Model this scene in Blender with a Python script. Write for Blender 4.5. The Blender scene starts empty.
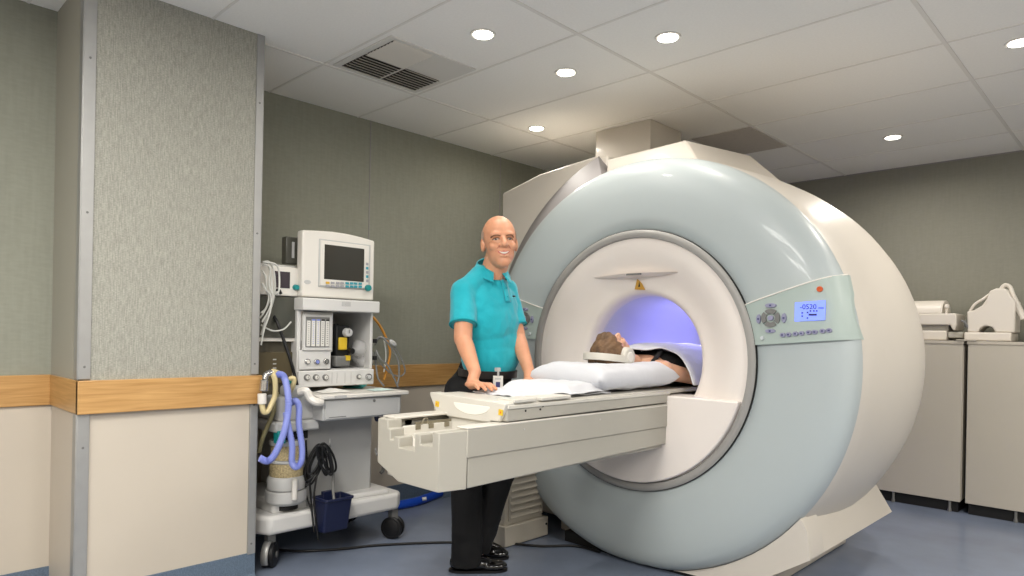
import bpy, bmesh, math, random
from mathutils import Vector, Matrix, Euler
random.seed(7)
PI = math.pi
COL = bpy.context.scene.collection
F = 674.0; HC = 1.2; ROLL = math.radians(1.1)

# ---------- measured points: turns a measured image point plus one known world distance into metres
def ray(px, py):
    u = px-512; v = 334-py
    r = (u*math.cos(ROLL)-v*math.sin(ROLL))/F; h = (u*math.sin(ROLL)+v*math.cos(ROLL))/F
    return Vector((-.698+.716*r, .716+.698*r, h))
def at(px, py, X=None, Y=None, Z=None, D=None):
    d = ray(px, py)
    t = X/d.x if X is not None else Y/d.y if Y is not None else (Z-HC)/d.z if Z is not None else D
    return Vector((d.x*t, d.y*t, HC+d.z*t))

# ---------- materials
def lin(c):
    return tuple(((x/255)/12.92 if x/255 <= .04045 else ((x/255+.055)/1.055)**2.4) for x in c)
MATS = {}
def mat(name, rgb, rough=.5, metal=0, var=0, vscale=8, bump=0, bscale=60, trans=0, alpha=1, emit=0, coat=0, sss=0, stretch=None, ior=1.45, sheen=0):
    m = bpy.data.materials.new(name); m.use_nodes = True
    nt = m.node_tree; b = nt.nodes['Principled BSDF']; L = nt.links
    c = lin(rgb)
    if not emit and name not in ('ceiling_tile', 'ceiling_bar', 'dark_ceiling_tile', 'vent_slat', 'blue_vinyl', 'coil_white'): c = tuple(x*.86 for x in c)
    b.inputs['Base Color'].default_value = (*c, 1); b.inputs['Roughness'].default_value = rough
    b.inputs['Metallic'].default_value = metal; b.inputs['Alpha'].default_value = alpha
    b.inputs['Transmission Weight'].default_value = trans; b.inputs['IOR'].default_value = ior
    b.inputs['Coat Weight'].default_value = coat; b.inputs['Subsurface Weight'].default_value = sss
    b.inputs['Subsurface Scale'].default_value = .01; b.inputs['Sheen Weight'].default_value = sheen
    if emit:
        b.inputs['Emission Color'].default_value = (*c, 1); b.inputs['Emission Strength'].default_value = emit
    if var or bump:
        tc = nt.nodes.new('ShaderNodeTexCoord'); mp = nt.nodes.new('ShaderNodeMapping')
        L.new(tc.outputs['Object'], mp.inputs[0])
        if stretch: mp.inputs['Scale'].default_value = stretch
    if var:
        n = nt.nodes.new('ShaderNodeTexNoise'); n.inputs['Scale'].default_value = vscale; n.inputs['Detail'].default_value = 6
        L.new(mp.outputs[0], n.inputs['Vector'])
        r = nt.nodes.new('ShaderNodeValToRGB'); L.new(n.outputs[0], r.inputs[0])
        r.color_ramp.elements[0].position = .3; r.color_ramp.elements[1].position = .7
        r.color_ramp.elements[0].color = (*[x*(1-var) for x in c], 1); r.color_ramp.elements[1].color = (*[min(1, x*(1+var)) for x in c], 1)
        L.new(r.outputs[0], b.inputs['Base Color'])
    if bump:
        n2 = nt.nodes.new('ShaderNodeTexNoise'); n2.inputs['Scale'].default_value = bscale; n2.inputs['Detail'].default_value = 4
        L.new(mp.outputs[0], n2.inputs['Vector'])
        bp = nt.nodes.new('ShaderNodeBump'); bp.inputs['Strength'].default_value = bump; bp.inputs['Distance'].default_value = .01
        L.new(n2.outputs[0], bp.inputs['Height']); L.new(bp.outputs[0], b.inputs['Normal'])
    MATS[name] = m
    return m

def weave(name, rgb, scale, var=.18, rough=.9, bump=.4):
    """ribbed wall fabric: vertical ribs broken by noise"""
    m = bpy.data.materials.new(name); m.use_nodes = True
    nt = m.node_tree; b = nt.nodes['Principled BSDF']; L = nt.links; N = nt.nodes.new
    c = lin(rgb); b.inputs['Roughness'].default_value = rough
    tc = N('ShaderNodeTexCoord')
    mp = N('ShaderNodeMapping'); mp.inputs['Scale'].default_value = (scale, scale, scale*.10); L.new(tc.outputs['Object'], mp.inputs[0])
    n = N('ShaderNodeTexNoise'); n.inputs['Scale'].default_value = 1; n.inputs['Detail'].default_value = 5; L.new(mp.outputs[0], n.inputs['Vector'])
    mp2 = N('ShaderNodeMapping'); mp2.inputs['Scale'].default_value = (scale*.4, scale*.4, scale*1.6); L.new(tc.outputs['Object'], mp2.inputs[0])
    n2 = N('ShaderNodeTexNoise'); n2.inputs['Scale'].default_value = 1; n2.inputs['Detail'].default_value = 3; L.new(mp2.outputs[0], n2.inputs['Vector'])
    a = N('ShaderNodeMath'); a.operation = 'ADD'; L.new(n.outputs[0], a.inputs[0]); L.new(n2.outputs[0], a.inputs[1])
    h = N('ShaderNodeMath'); h.operation = 'MULTIPLY'; h.inputs[1].default_value = .5; L.new(a.outputs[0], h.inputs[0])
    r = N('ShaderNodeValToRGB'); L.new(h.outputs[0], r.inputs[0])
    r.color_ramp.elements[0].position = .38; r.color_ramp.elements[1].position = .62
    r.color_ramp.elements[0].color = (*[x*(1-var) for x in c], 1); r.color_ramp.elements[1].color = (*[x*(1+var) for x in c], 1)
    L.new(r.outputs[0], b.inputs['Base Color'])
    bp = N('ShaderNodeBump'); bp.inputs['Strength'].default_value = bump; bp.inputs['Distance'].default_value = .004
    L.new(h.outputs[0], bp.inputs['Height']); L.new(bp.outputs[0], b.inputs['Normal'])
    return m

def wood(name, rgb):
    m = bpy.data.materials.new(name); m.use_nodes = True
    nt = m.node_tree; b = nt.nodes['Principled BSDF']; L = nt.links; N = nt.nodes.new
    c = lin(rgb); b.inputs['Roughness'].default_value = .38
    tc = N('ShaderNodeTexCoord'); mp = N('ShaderNodeMapping'); mp.inputs['Scale'].default_value = (3, 3, 60); L.new(tc.outputs['Object'], mp.inputs[0])
    n = N('ShaderNodeTexNoise'); n.inputs['Scale'].default_value = 1.5; n.inputs['Detail'].default_value = 8; n.inputs['Distortion'].default_value = .6; L.new(mp.outputs[0], n.inputs['Vector'])
    r = N('ShaderNodeValToRGB'); L.new(n.outputs[0], r.inputs[0])
    r.color_ramp.elements[0].position = .3; r.color_ramp.elements[1].position = .7
    r.color_ramp.elements[0].color = (c[0]*.8, c[1]*.74, c[2]*.65, 1); r.color_ramp.elements[1].color = (c[0]*1.12, c[1]*1.14, c[2]*1.2, 1)
    L.new(r.outputs[0], b.inputs['Base Color'])
    return m

M_green = weave('wall_fabric', (140, 141, 128), 60, .05, bump=.15)
M_fab = weave('pillar_fabric', (150, 149, 139), 240, .24)
M_cream = mat('cream_panel', (203, 193, 178), .45, var=.02, vscale=3)
M_rightwall = weave('grey_green_paint', (138, 137, 125), 60, .04, bump=.1)
M_wood = wood('oak_rail', (184, 143, 88))
M_side = mat('pillar_side_paint', (168, 165, 152), .6)
M_alu = mat('aluminium_strip', (172, 172, 170), .42, .55, var=.03, vscale=20)
M_floor = mat('blue_vinyl', (118, 128, 146), .24, var=.10, vscale=3, bump=.02, bscale=300)
M_cove = mat('cove_vinyl', (96, 112, 130), .5, var=.22, vscale=160)
M_ceil = mat('ceiling_tile', (242, 239, 232), .9, var=.02, vscale=90, bump=.1, bscale=250)
M_grid = mat('ceiling_bar', (226, 222, 214), .7)
M_dark_tile = mat('dark_ceiling_tile', (192, 184, 174), .9, var=.05, vscale=60)
M_ventdark = mat('vent_cavity', (60, 54, 46), .8)
M_ventslat = mat('vent_slat', (210, 204, 192), .5)
M_white = mat('white_plastic', (232, 228, 220), .35, var=.01, vscale=5)
M_beige = mat('beige_shell', (212, 205, 194), .42, coat=.1, var=.012, vscale=4)
M_disc = mat('ivory_disc', (240, 232, 225), .4, coat=.1)
M_blue = mat('pale_aqua_shell', (182, 191, 192), .38, coat=.15)
M_greycone = mat('grey_shell', (152, 148, 148), .6)
M_ring = mat('grey_ring', (160, 158, 154), .4)
M_bore = mat('bore_liner', (214, 214, 222), .65)
M_dark = mat('dark_gap', (22, 22, 22), .6)
M_black = mat('black_rubber', (18, 18, 20), .45)
M_grey = mat('mid_grey_plastic', (120, 120, 118), .45)
M_lgrey = mat('light_grey_plastic', (196, 196, 194), .4)
M_mach = mat('machine_white', (222, 221, 218), .38)
M_tblw = mat('table_ivory', (214, 210, 200), .4)
M_tblg = mat('table_grey', (178, 174, 163), .45)
M_tbld = mat('table_inner_metal', (150, 142, 122), .35, .5)
M_teal = mat('teal_knob', (20, 140, 140), .35)
M_screen = mat('dark_screen', (58, 56, 50), .18)
M_lcd = mat('lcd_glow', (120, 140, 245), .3, emit=.9)
M_lcdtxt = mat('lcd_text', (40, 40, 110), .5)
M_orange = mat('orange_button', (214, 92, 40), .35)
M_yellow = mat('yellow_label', (226, 190, 50), .5)
M_gold = mat('amber_warning_label', (196, 150, 62), .5)
M_btn = mat('lilac_button', (150, 150, 176), .4)
M_btnd = mat('button_mark', (70, 72, 120), .5)
M_panel = mat('panel_pale', (176, 190, 184), .45)
M_btnplate = mat('panel_white', (206, 212, 216), .35)
M_sheet = mat('white_linen', (212, 213, 217), .85, bump=.35, bscale=9, sheen=.2)
M_pillow = mat('pillow_linen', (214, 215, 220), .8, bump=.35, bscale=11, sheen=.2)
M_skin = mat('skin', (216, 156, 122), .45, sss=.12, var=.05, vscale=25)
M_skin2 = mat('patient_skin', (222, 172, 142), .5, sss=.12)
M_lip = mat('lips', (196, 112, 98), .45)
M_polo = mat('turquoise_polo', (18, 172, 188), .85, bump=.5, bscale=16, sheen=.25)
M_polod = mat('turquoise_trim', (16, 160, 172), .85)
M_trou = mat('black_trousers', (8, 8, 10), .85, bump=.5, bscale=10)
M_shoe = mat('polished_black_leather', (14, 13, 13), .16, coat=.6)
M_belt = mat('belt_leather', (34, 28, 26), .4)
M_hairg = mat('grey_stubble', (184, 158, 140), .9)
M_hairb = mat('brown_hair', (112, 84, 58), .6, var=.45, vscale=30, bump=.8, bscale=60, stretch=(1, .35, 1))
M_tooth = mat('teeth', (240, 232, 220), .3)
M_eye = mat('eye_white', (206, 196, 188), .3)
M_iris = mat('eye_dark', (40, 30, 26), .3)
M_brow = mat('eyebrow_hair', (128, 92, 66), .9)
M_tank = mat('black_tank_fabric', (20, 20, 22), .8)
M_navy = mat('navy_bin', (24, 32, 66), .45)
M_hblue = mat('blue_corrugated_tube', (142, 154, 226), .35, var=.05, vscale=4)
M_hcream = mat('cream_tube', (214, 198, 150), .4)
M_holive = mat('olive_tube', (150, 142, 104), .45)
M_hwhite = mat('white_cable', (214, 214, 208), .4)
M_hgrey = mat('grey_cable', (130, 130, 128), .4)
M_horange = mat('orange_hose', (206, 140, 46), .45)
M_chrome = mat('chrome', (200, 200, 200), .18, .9)
M_granule = mat('beige_granules', (196, 178, 136), .7, var=.3, vscale=120, bump=.6, bscale=150)
M_absdark = mat('smoked_panel', (84, 84, 76), .25)
M_olive = mat('olive_metal', (92, 82, 58), .5, .1)
M_tealcloth = mat('turquoise_mask', (70, 196, 192), .6)
M_plastic = mat('clear_wrap', (226, 226, 226), .12, alpha=.4, bump=1, bscale=28)
M_paper = mat('white_paper', (232, 230, 224), .7)
M_bluebright = mat('bright_blue_hose', (20, 78, 200), .4)
M_redtag = mat('orange_tag', (196, 88, 44), .5)
M_lamp = mat('lamp_diffuser', (255, 250, 236), .4, emit=9)
M_coil = mat('coil_white', (216, 209, 198), .4)
M_cab = mat('cabinet_laminate', (196, 189, 175), .5, var=.015, vscale=3)
M_cabt = mat('cabinet_top', (198, 190, 176), .4)

# ---------- mesh builder
ORG = {}
class MB:
    def __init__(s): s.bm = bmesh.new(); s.m = 0
    def _f(s, vs):
        try:
            f = s.bm.faces.new(vs); f.material_index = s.m; f.smooth = True; return f
        except ValueError: return None
    def box(s, x0, y0, z0, x1, y1, z1, R=None, piv=None):
        P = [Vector(p) for p in ((x0,y0,z0),(x1,y0,z0),(x1,y1,z0),(x0,y1,z0),(x0,y0,z1),(x1,y0,z1),(x1,y1,z1),(x0,y1,z1))]
        if R is not None:
            piv = Vector(piv) if piv is not None else Vector(((x0+x1)/2,(y0+y1)/2,(z0+z1)/2))
            P = [R@(p-piv)+piv for p in P]
        v = [s.bm.verts.new(p) for p in P]
        for q in ((0,3,2,1),(4,5,6,7),(0,1,5,4),(1,2,6,5),(2,3,7,6),(3,0,4,7)): s._f([v[i] for i in q])
        return s
    def hexa(s, P):
        v = [s.bm.verts.new(Vector(p)) for p in P]
        for q in ((0,3,2,1),(4,5,6,7),(0,1,5,4),(1,2,6,5),(2,3,7,6),(3,0,4,7)): s._f([v[i] for i in q])
        return s
    def prism(s, poly, axis, a, b):
        """poly in the two other axes (x,z for y; y,z for x; x,y for z)"""
        def mk(p, t): return {'y': (p[0], t, p[1]), 'x': (t, p[0], p[1]), 'z': (p[0], p[1], t)}[axis]
        A = [s.bm.verts.new(mk(p, a)) for p in poly]; B = [s.bm.verts.new(mk(p, b)) for p in poly]
        n = len(poly)
        s._f(A); s._f(B[::-1])
        for i in range(n): s._f([A[i], B[i], B[(i+1) % n], A[(i+1) % n]])
        return s
    def loft(s, rings, close=True, cap=True):
        R = [[s.bm.verts.new(Vector(p)) for p in r] for r in rings]
        n = len(R[0])
        for i in range(len(R)-1):
            for j in range(n if close else n-1):
                s._f([R[i][j], R[i][(j+1) % n], R[i+1][(j+1) % n], R[i+1][j]])
        if cap and close: s._f(R[0][::-1]); s._f(R[-1])
        return s
    def cyl(s, p0, p1, r0, r1=None, seg=20, cap=True, sx=1.0):
        p0, p1 = Vector(p0), Vector(p1); r1 = r0 if r1 is None else r1
        ax = (p1-p0).normalized(); u = ax.orthogonal().normalized()
        if abs(ax.z) < .99:
            u = ax.cross(Vector((0,0,1))).normalized()
        w = ax.cross(u)
        ring = lambda c, r: [c+u*(r*math.cos(2*PI*k/seg))+w*(r*sx*math.sin(2*PI*k/seg)) for k in range(seg)]
        return s.loft([ring(p0, r0), ring(p1, r1)], True, cap)
    def ell(s, c, r, R=None, seg=20, rings=12):
        c = Vector(c); r = (r,r,r) if isinstance(r, (int,float)) else r
        R = R or Matrix.Identity(3)
        top = s.bm.verts.new(c+R@Vector((0,0,r[2]))); bot = s.bm.verts.new(c+R@Vector((0,0,-r[2])))
        rr = []
        for i in range(1, rings):
            t = PI*i/rings
            rr.append([s.bm.verts.new(c+R@Vector((r[0]*math.sin(t)*math.cos(2*PI*k/seg), r[1]*math.sin(t)*math.sin(2*PI*k/seg), r[2]*math.cos(t)))) for k in range(seg)])
        for k in range(seg):
            s._f([top, rr[0][k], rr[0][(k+1)%seg]]); s._f([bot, rr[-1][(k+1)%seg], rr[-1][k]])
        for i in range(len(rr)-1):
            for k in range(seg): s._f([rr[i][k], rr[i+1][k], rr[i+1][(k+1)%seg], rr[i][(k+1)%seg]])
        return s
    def limb(s, p0, r0, p1, r1, sx=1.0):
        s.ell(p0, r0*.995, seg=16, rings=10); s.ell(p1, r1*.995, seg=16, rings=10); return s.cyl(p0, p1, r0, r1, 20)
    def tube(s, pts, r, seg=10, sub=8, corr=0, closed=False):
        P = [Vector(p) for p in pts]
        if sub > 1 and len(P) > 2:
            Q = []
            n = len(P)
            for i in range(n if closed else n-1):
                a = P[(i-1) % n] if (i or closed) else P[0]*2-P[1]; b = P[i]; c = P[(i+1) % n]
                d = P[(i+2) % n] if (i+2 < n or closed) else P[-1]*2-P[-2]
                for k in range(sub):
                    t = k/sub
                    Q.append(.5*((2*b)+(c-a)*t+(2*a-5*b+4*c-d)*t*t+(3*b-a-3*c+d)*t**3))
            if not closed: Q.append(P[-1])
            P = Q
        rings = []
        prev = None
        for i, p in enumerate(P):
            t = (P[min(i+1, len(P)-1)]-P[max(i-1, 0)])
            if t.length < 1e-7: t = Vector((0,0,1))
            t.normalize()
            if prev is None: u = t.orthogonal().normalized()
            else:
                u = prev-t*prev.dot(t)
                u = u.normalized() if u.length > 1e-6 else t.orthogonal().normalized()
            prev = u; w = t.cross(u)
            rr = r*(1+corr*(i % 2))
            rings.append([p+u*(rr*math.cos(2*PI*k/seg))+w*(rr*math.sin(2*PI*k/seg)) for k in range(seg)])
        if closed: rings.append(rings[0])
        return s.loft(rings, True, not closed)
    def lathe_y(s, prof, cx, cz, seg=96, a0=0, a1=2*PI, zmin=None, squash=None):
        """profile (radius, y) spun about the y axis through (cx, cz)"""
        full = abs(a1-a0-2*PI) < 1e-6
        n = seg if full else seg+1
        R = []
        for (r, y) in prof:
            ring = []
            for k in range(n):
                a = a0+(a1-a0)*k/seg
                z = cz+r*math.sin(a)*(squash(r) if squash and math.sin(a) > 0 else 1)
                if zmin is not None: z = max(z, zmin)
                ring.append((cx+r*math.cos(a), y, z))
            R.append(ring)
        return s.loft(R, full, False)
    def lathe_z(s, prof, cx, cy, seg=32, sx=1, sy=1):
        R = [[(cx+r*sx*math.cos(2*PI*k/seg), cy+r*sy*math.sin(2*PI*k/seg), z) for k in range(seg)] for (r, z) in prof]
        return s.loft(R, True, True)
    def grid(s, fn, nu, nv):
        V = [[s.bm.verts.new(Vector(fn(i/nu, j/nv))) for j in range(nv+1)] for i in range(nu+1)]
        for i in range(nu):
            for j in range(nv): s._f([V[i][j], V[i+1][j], V[i+1][j+1], V[i][j+1]])
        return s
    def build(s, name, mats, parent=None, base=None, bevel=0, segs=2, angle=35, sub=0, solid=0, fix=True, offset=-1):
        if fix: bmesh.ops.recalc_face_normals(s.bm, faces=s.bm.faces[:])
        if parent is not None: org = Vector(ORG[parent.name])
        else: org = Vector(base) if base is not None else Vector((0,0,0))
        if org.length > 0: bmesh.ops.translate(s.bm, verts=s.bm.verts[:], vec=-org)
        me = bpy.data.meshes.new(name); s.bm.to_mesh(me); s.bm.free()
        for m in (mats if isinstance(mats, (list, tuple)) else [mats]): me.materials.append(m)
        me.set_sharp_from_angle(angle=math.radians(angle))
        o = bpy.data.objects.new(name, me); COL.objects.link(o)
        if parent is not None: o.parent = parent
        else: o.location = org
        ORG[o.name] = tuple(org)
        if solid:
            q = o.modifiers.new('thickness', 'SOLIDIFY'); q.thickness = solid; q.offset = offset
        if bevel:
            q = o.modifiers.new('bevel', 'BEVEL'); q.width = bevel; q.segments = segs; q.limit_method = 'ANGLE'; q.angle_limit = math.radians(40)
            q.harden_normals = False
        if sub:
            q = o.modifiers.new('subsurf', 'SUBSURF'); q.levels = sub; q.render_levels = sub
        return o
    def blob(s, voxel, smooth=4, factor=.5):
        """merge all the closed shapes into one continuous smoothed surface"""
        me = bpy.data.meshes.new('tmp'); s.bm.to_mesh(me); s.bm.free()
        o = bpy.data.objects.new('tmp', me); COL.objects.link(o)
        q = o.modifiers.new('r', 'REMESH'); q.mode = 'VOXEL'; q.voxel_size = voxel; q.use_smooth_shade = True
        if smooth:
            q = o.modifiers.new('s', 'SMOOTH'); q.factor = factor; q.iterations = smooth
        dg = bpy.context.evaluated_depsgraph_get(); dg.update()
        ev = o.evaluated_get(dg); m2 = bpy.data.meshes.new_from_object(ev)
        s.bm = bmesh.new(); s.bm.from_mesh(m2)
        for f in s.bm.faces: f.smooth = True; f.material_index = 0
        bpy.data.objects.remove(o); bpy.data.meshes.remove(me); bpy.data.meshes.remove(m2)
        return s

def tag(o, label, cat, group=None, kind=None):
    o['label'] = label; o['category'] = cat
    if group: o['group'] = group
    if kind: o['kind'] = kind
    return o
def thing(name, label, cat, loc=(0,0,0), group=None):
    o = bpy.data.objects.new(name, None); COL.objects.link(o); o.empty_display_size = .1
    o.location = loc; ORG[o.name] = tuple(loc)
    return tag(o, label, cat, group)
def struct(mb, name, m, parent=None, **k):
    o = mb.build(name, m, parent, **k)
    if parent is None: o['kind'] = 'structure'
    return o
def text_mesh(mb, s, size, M4):
    """flat lettering added to a builder, placed by a 4x4 matrix"""
    cu = bpy.data.curves.new('t', 'FONT'); cu.body = s; cu.size = size; cu.align_x = 'CENTER'; cu.align_y = 'CENTER'; cu.extrude = .0006
    o = bpy.data.objects.new('t', cu); COL.objects.link(o)
    dg = bpy.context.evaluated_depsgraph_get(); dg.update()
    me = bpy.data.meshes.new_from_object(o.evaluated_get(dg)); me.transform(M4)
    n0 = len(mb.bm.faces); mb.bm.from_mesh(me); mb.bm.faces.ensure_lookup_table()
    for f in mb.bm.faces[n0:]: f.material_index = mb.m
    bpy.data.objects.remove(o); bpy.data.curves.remove(cu); bpy.data.meshes.remove(me)
    return mb
# =====================================================================  THE ROOM
XL, YB, XR, YF, ZC = -3.82, 6.05, 2.6, -2.6, 2.6
struct(MB().box(XL-.15, YF-.15, -.1, XR+.15, YB+.15, 0), 'floor', M_floor)
ceil = struct(MB().box(XL-.15, YF-.15, ZC, XR+.15, YB+.15, ZC+.1), 'ceiling', M_ceil)
g = MB(); k = -4
for k in range(-1, 5):                       # bars running along the room
    x = -3.2+1.2155*k
    g.box(x-.009, YF, ZC-.004, x+.009, YB, ZC+.002)
y = 2.435-.608*8
while y < YB:
    g.box(XL, y-.006, ZC-.003, XR, y+.006, ZC+.002); y += .608
g.build('grid_bar', M_grid, ceil)
MB().box(-2.43, 4.27, ZC-.006, -2.0, 4.86, ZC+.001).build('dark_tile', M_dark_tile, ceil)['label'] = 'dark grey ceiling tile'
# walls
w = struct(MB().box(XL-.15, .7, .97, XL, YB, ZC), 'wall_left', M_green)
MB().box(XL-.15, 1.4, .12, XL+.001, YB, .97).build('lower_panel', M_cream, w)['label'] = 'cream lower panel'
sm = MB()
for yy in (2.535, 3.75, 4.96): sm.box(XL-.01, yy-.003, .97, XL+.003, yy+.003, ZC)
sm.build('seam', M_greycone, w)
struct(MB().box(XL-.15, YB, 0, XR+.15, YB+.15, ZC), 'wall_back', M_rightwall)
struct(MB().box(XR, YF, 0, XR+.15, YB, ZC), 'wall_right', M_cream)
struct(MB().box(XL-.15, YF-.15, 0, XR+.15, YF, ZC), 'wall_front', M_cream)
# recessed wall beyond the pillar, to the left of it
wr = struct(MB().box(XL-.15, YF, .97, -3.572, .73, ZC), 'wall_recess', M_green)
MB().box(XL-.15, YF, .1, -3.57, .73, .97).build('lower_panel', M_cream, wr)['label'] = 'cream lower panel'
# pillar
pl = struct(MB().box(XL, .725, 0, -3.122, 1.458, ZC), 'wall_pillar', M_cream)
MB().box(-3.14, .76, .98, -3.116, 1.43, ZC).build('fabric_panel', M_fab, pl)['label'] = 'ribbed grey green fabric panel'
MB().box(-3.6, .72, .98, -3.125, .73, ZC).build('side_panel', M_side, pl)
def strip(z0, z1, y0, y1, wrap):
    m = MB().box(-3.124, y0, z0, -3.11, y1, z1)
    if wrap == 'R': m.box(-3.16, y1-.004, z0, -3.112, y1+.004, z1)
    else: m.box(-3.16, y0-.004, z0, -3.112, y0+.004, z1)
    o = m.build('corner_strip', M_alu, pl, bevel=.0015)
    o['label'] = 'aluminium corner strip'
    s = MB()
    zz = z0+.05
    while zz < z1:
        s.cyl((-3.112, (y0+y1)/2, zz), (-3.108, (y0+y1)/2, zz), .006, .004, 12); zz += .62 if z1 > 1.5 else .66
    s.build('screw', M_grey, o)
strip(.985, ZC, .718, .762, 'L'); strip(.985, ZC, 1.426, 1.46, 'R'); strip(0, .845, .718, .762, 'L'); strip(.13, .845, 1.426, 1.46, 'R')
# oak rails
struct(MB().box(-3.125, .715, .845, -3.095, 1.475, .98).box(-3.6, .715, .845, -3.1, .737, .98), 'trim_1', M_wood, bevel=.003)
struct(MB().box(-3.6, YF, .845, -3.556, .716, .98), 'trim_2', M_wood, bevel=.003)
struct(MB().box(XL, 1.47, .82, XL+.025, YB, .972), 'trim_3', M_wood, bevel=.003)
struct(MB().box(XL, YB-.006, ZC-.008, XR, YB, ZC), 'trim_4', M_greycone)
# coved vinyl skirting
def cove(p0, p1, n, h=.135):
    p0 = Vector(p0); p1 = Vector(p1); n = Vector(n)
    m = MB(); R = []
    for p in (p0, p1):
        R.append([p+n*a+Vector((0,0,b)) for a, b in ((.0, 0), (.06, 0), (.06, .002), (.03, .012), (.012, .035), (.008, h), (0, h))])
    return m.loft(R)
struct(cove((-3.122, .72, 0), (-3.122, 1.462, 0), (1,0,0)), 'baseboard_pillar', M_cove)
struct(cove((XL, 1.4, 0), (XL, YB, 0), (1,0,0), .14), 'baseboard_left', M_cove)
struct(cove((-3.57, YF, 0), (-3.57, .735, 0), (1,0,0), .125), 'baseboard_recess', M_cove)
struct(cove((XL, YB, 0), (XR, YB, 0), (0,-1,0), .14), 'baseboard_back', M_cove)

# ---------- ceiling fittings
LIGHTS = [(-2.316,2.143,'round downlight in the ceiling just right of the square air vent'),
          (-2.318,2.751,'round downlight in the ceiling above the standing man, second of its row'),
          (-3.09,3.37,'round downlight nearest the left wall, beside the duct cover'),
          (-1.694,2.742,'round downlight in the ceiling in front of the scanner top, at the top centre'),
          (-1.374,5.111,'round downlight farthest back, near the back wall behind the scanner'),
          (-.514,3.866,'round downlight at the far right, cut by the edge of the photo')]
def downlight(x, y, label, pw=8.5):
    t = thing('downlight', label, 'ceiling light', (x, y, ZC), 'recessed ceiling downlights')
    MB().lathe_z([(.046,ZC-.004),(.058,ZC-.006),(.061,ZC-.001),(.061,ZC)], x, y).build('rim', M_white, t)
    MB().lathe_z([(.0,ZC-.007),(.046,ZC-.0075),(.046,ZC-.002)], x, y).build('diffuser', M_lamp, t)
    l = bpy.data.lights.new('downlight_lamp', 'AREA'); l.shape = 'DISK'; l.size = .1; l.energy = pw; l.color = (1, .94, .86); l.spread = math.radians(170)
    lo = bpy.data.objects.new('downlight_lamp', l); COL.objects.link(lo); lo.location = (x, y, ZC-.014)
for x, y, lb in LIGHTS: downlight(x, y, lb, 15 if y > 3.5 else 5.5)

v = thing('ceiling_vent', 'square four-way ceiling air vent with dark louvres near the left wall', 'air vent', (-2.9, 2.135, ZC))
x0, x1, y0, y1 = -3.165, -2.65, 1.865, 2.40
MB().box(x0-.005, y0-.005, ZC-.006, x1+.005, y1+.005, ZC+.001).build('frame', M_white, v, bevel=.002)
q = MB(); sl = MB(); mx, my = -2.905, 2.135
q.box(x0+.03, y0+.03, ZC-.0075, mx-.008, my-.008, ZC-.005).box(x0+.03, my+.008, ZC-.0075, mx-.008, y1-.03, ZC-.005).box(mx+.008, y0+.03, ZC-.0075, x1-.03, my-.008, ZC-.005)
q.build('opening', M_ventdark, v)
RX = Matrix.Rotation(math.radians(35), 3, 'Y')
for k in range(8):
    xx = x0+.045+k*.03
    sl.box(xx-.009, y0+.03, ZC-.014, xx+.009, my-.008, ZC-.012, Matrix.Rotation(math.radians(32), 3, 'Y'))
    sl.box(xx-.009, my+.008, ZC-.014, xx+.009, y1-.03, ZC-.012, Matrix.Rotation(math.radians(32), 3, 'Y'))
    xx = mx+.02+k*.029
    sl.box(xx-.0135, y0+.03, ZC-.013, xx+.0135, my-.008, ZC-.011, Matrix.Rotation(math.radians(-20), 3, 'Y'))
sl.build('louvre', M_ventslat, v)

# added fill light panels over the unseen half of the room, behind the camera
def fill_panel(x, y, pw):
    t = thing('added_fill_panel', 'flat rectangular fill light panel added on the ceiling behind the camera', 'ceiling light', (x, y, ZC), 'added fill light panels behind the camera')
    MB().box(x-.6, y-.3, ZC-.01, x+.6, y+.3, ZC).build('frame', M_white, t)
    MB().box(x-.57, y-.27, ZC-.014, x+.57, y+.27, ZC-.009).build('diffuser', M_lamp, t)
    l = bpy.data.lights.new('fill_lamp', 'AREA'); l.shape = 'RECTANGLE'; l.size = 1.1; l.size_y = .5; l.energy = pw; l.color = (1, .965, .92)
    lo = bpy.data.objects.new('fill_lamp', l); COL.objects.link(lo); lo.location = (x, y, ZC-.03)
for x, y, pw in ((-1.4, -1.2, 62), (-1.4, .3, 52), (.4, -.9, 60), (1.4, 1.2, 62), (1.4, 3.4, 58)): fill_panel(x, y, pw)

# ---------- cabinets on the right
def cabinet(x0, x1, label, feet):
    t = thing('storage_cabinet', label, 'cabinet', ((x0+x1)/2, 5.8, 0), 'low storage cabinets along the back wall')
    MB().box(x0, 5.62, .085, x1, 6.0, 1.185).build('body', M_cab, t, bevel=.004)
    MB().box(x0+.004, 5.6, .078, x1-.004, 5.625, 1.19).build('door', M_cab, t, bevel=.003)
    MB().box(x0-.002, 5.595, 1.19, x1+.002, 6.02, 1.212).build('top', M_cabt, t, bevel=.002)
    MB().box(x0+.02, 5.63, .0, x1-.02, 5.95, .085).build('plinth', M_dark, t)
    for fx in feet:
        MB().lathe_z([(.012,0.001),(.013,.012),(.009,.03),(.009,.085)], fx, 5.615, 14).build('foot', M_grey, t)
cabinet(-2.02, -1.032, 'tall beige laminate cabinet half hidden behind the scanner', (-1.46, -1.1))
cabinet(-1.01, -.25, 'tall beige laminate cabinet at the right edge, right of the narrow dark gap', (-.72, -.4))
MB().box(-1.075, 5.585, 1.2135, -.955, 5.63, 1.222).build('joining_plate', M_cabt, None, base=(-1.01,5.6,1.213), bevel=.002)
tag(bpy.data.objects['joining_plate'], 'small pale clip plate bridging the gap between the two cabinet tops', 'clip')
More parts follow.
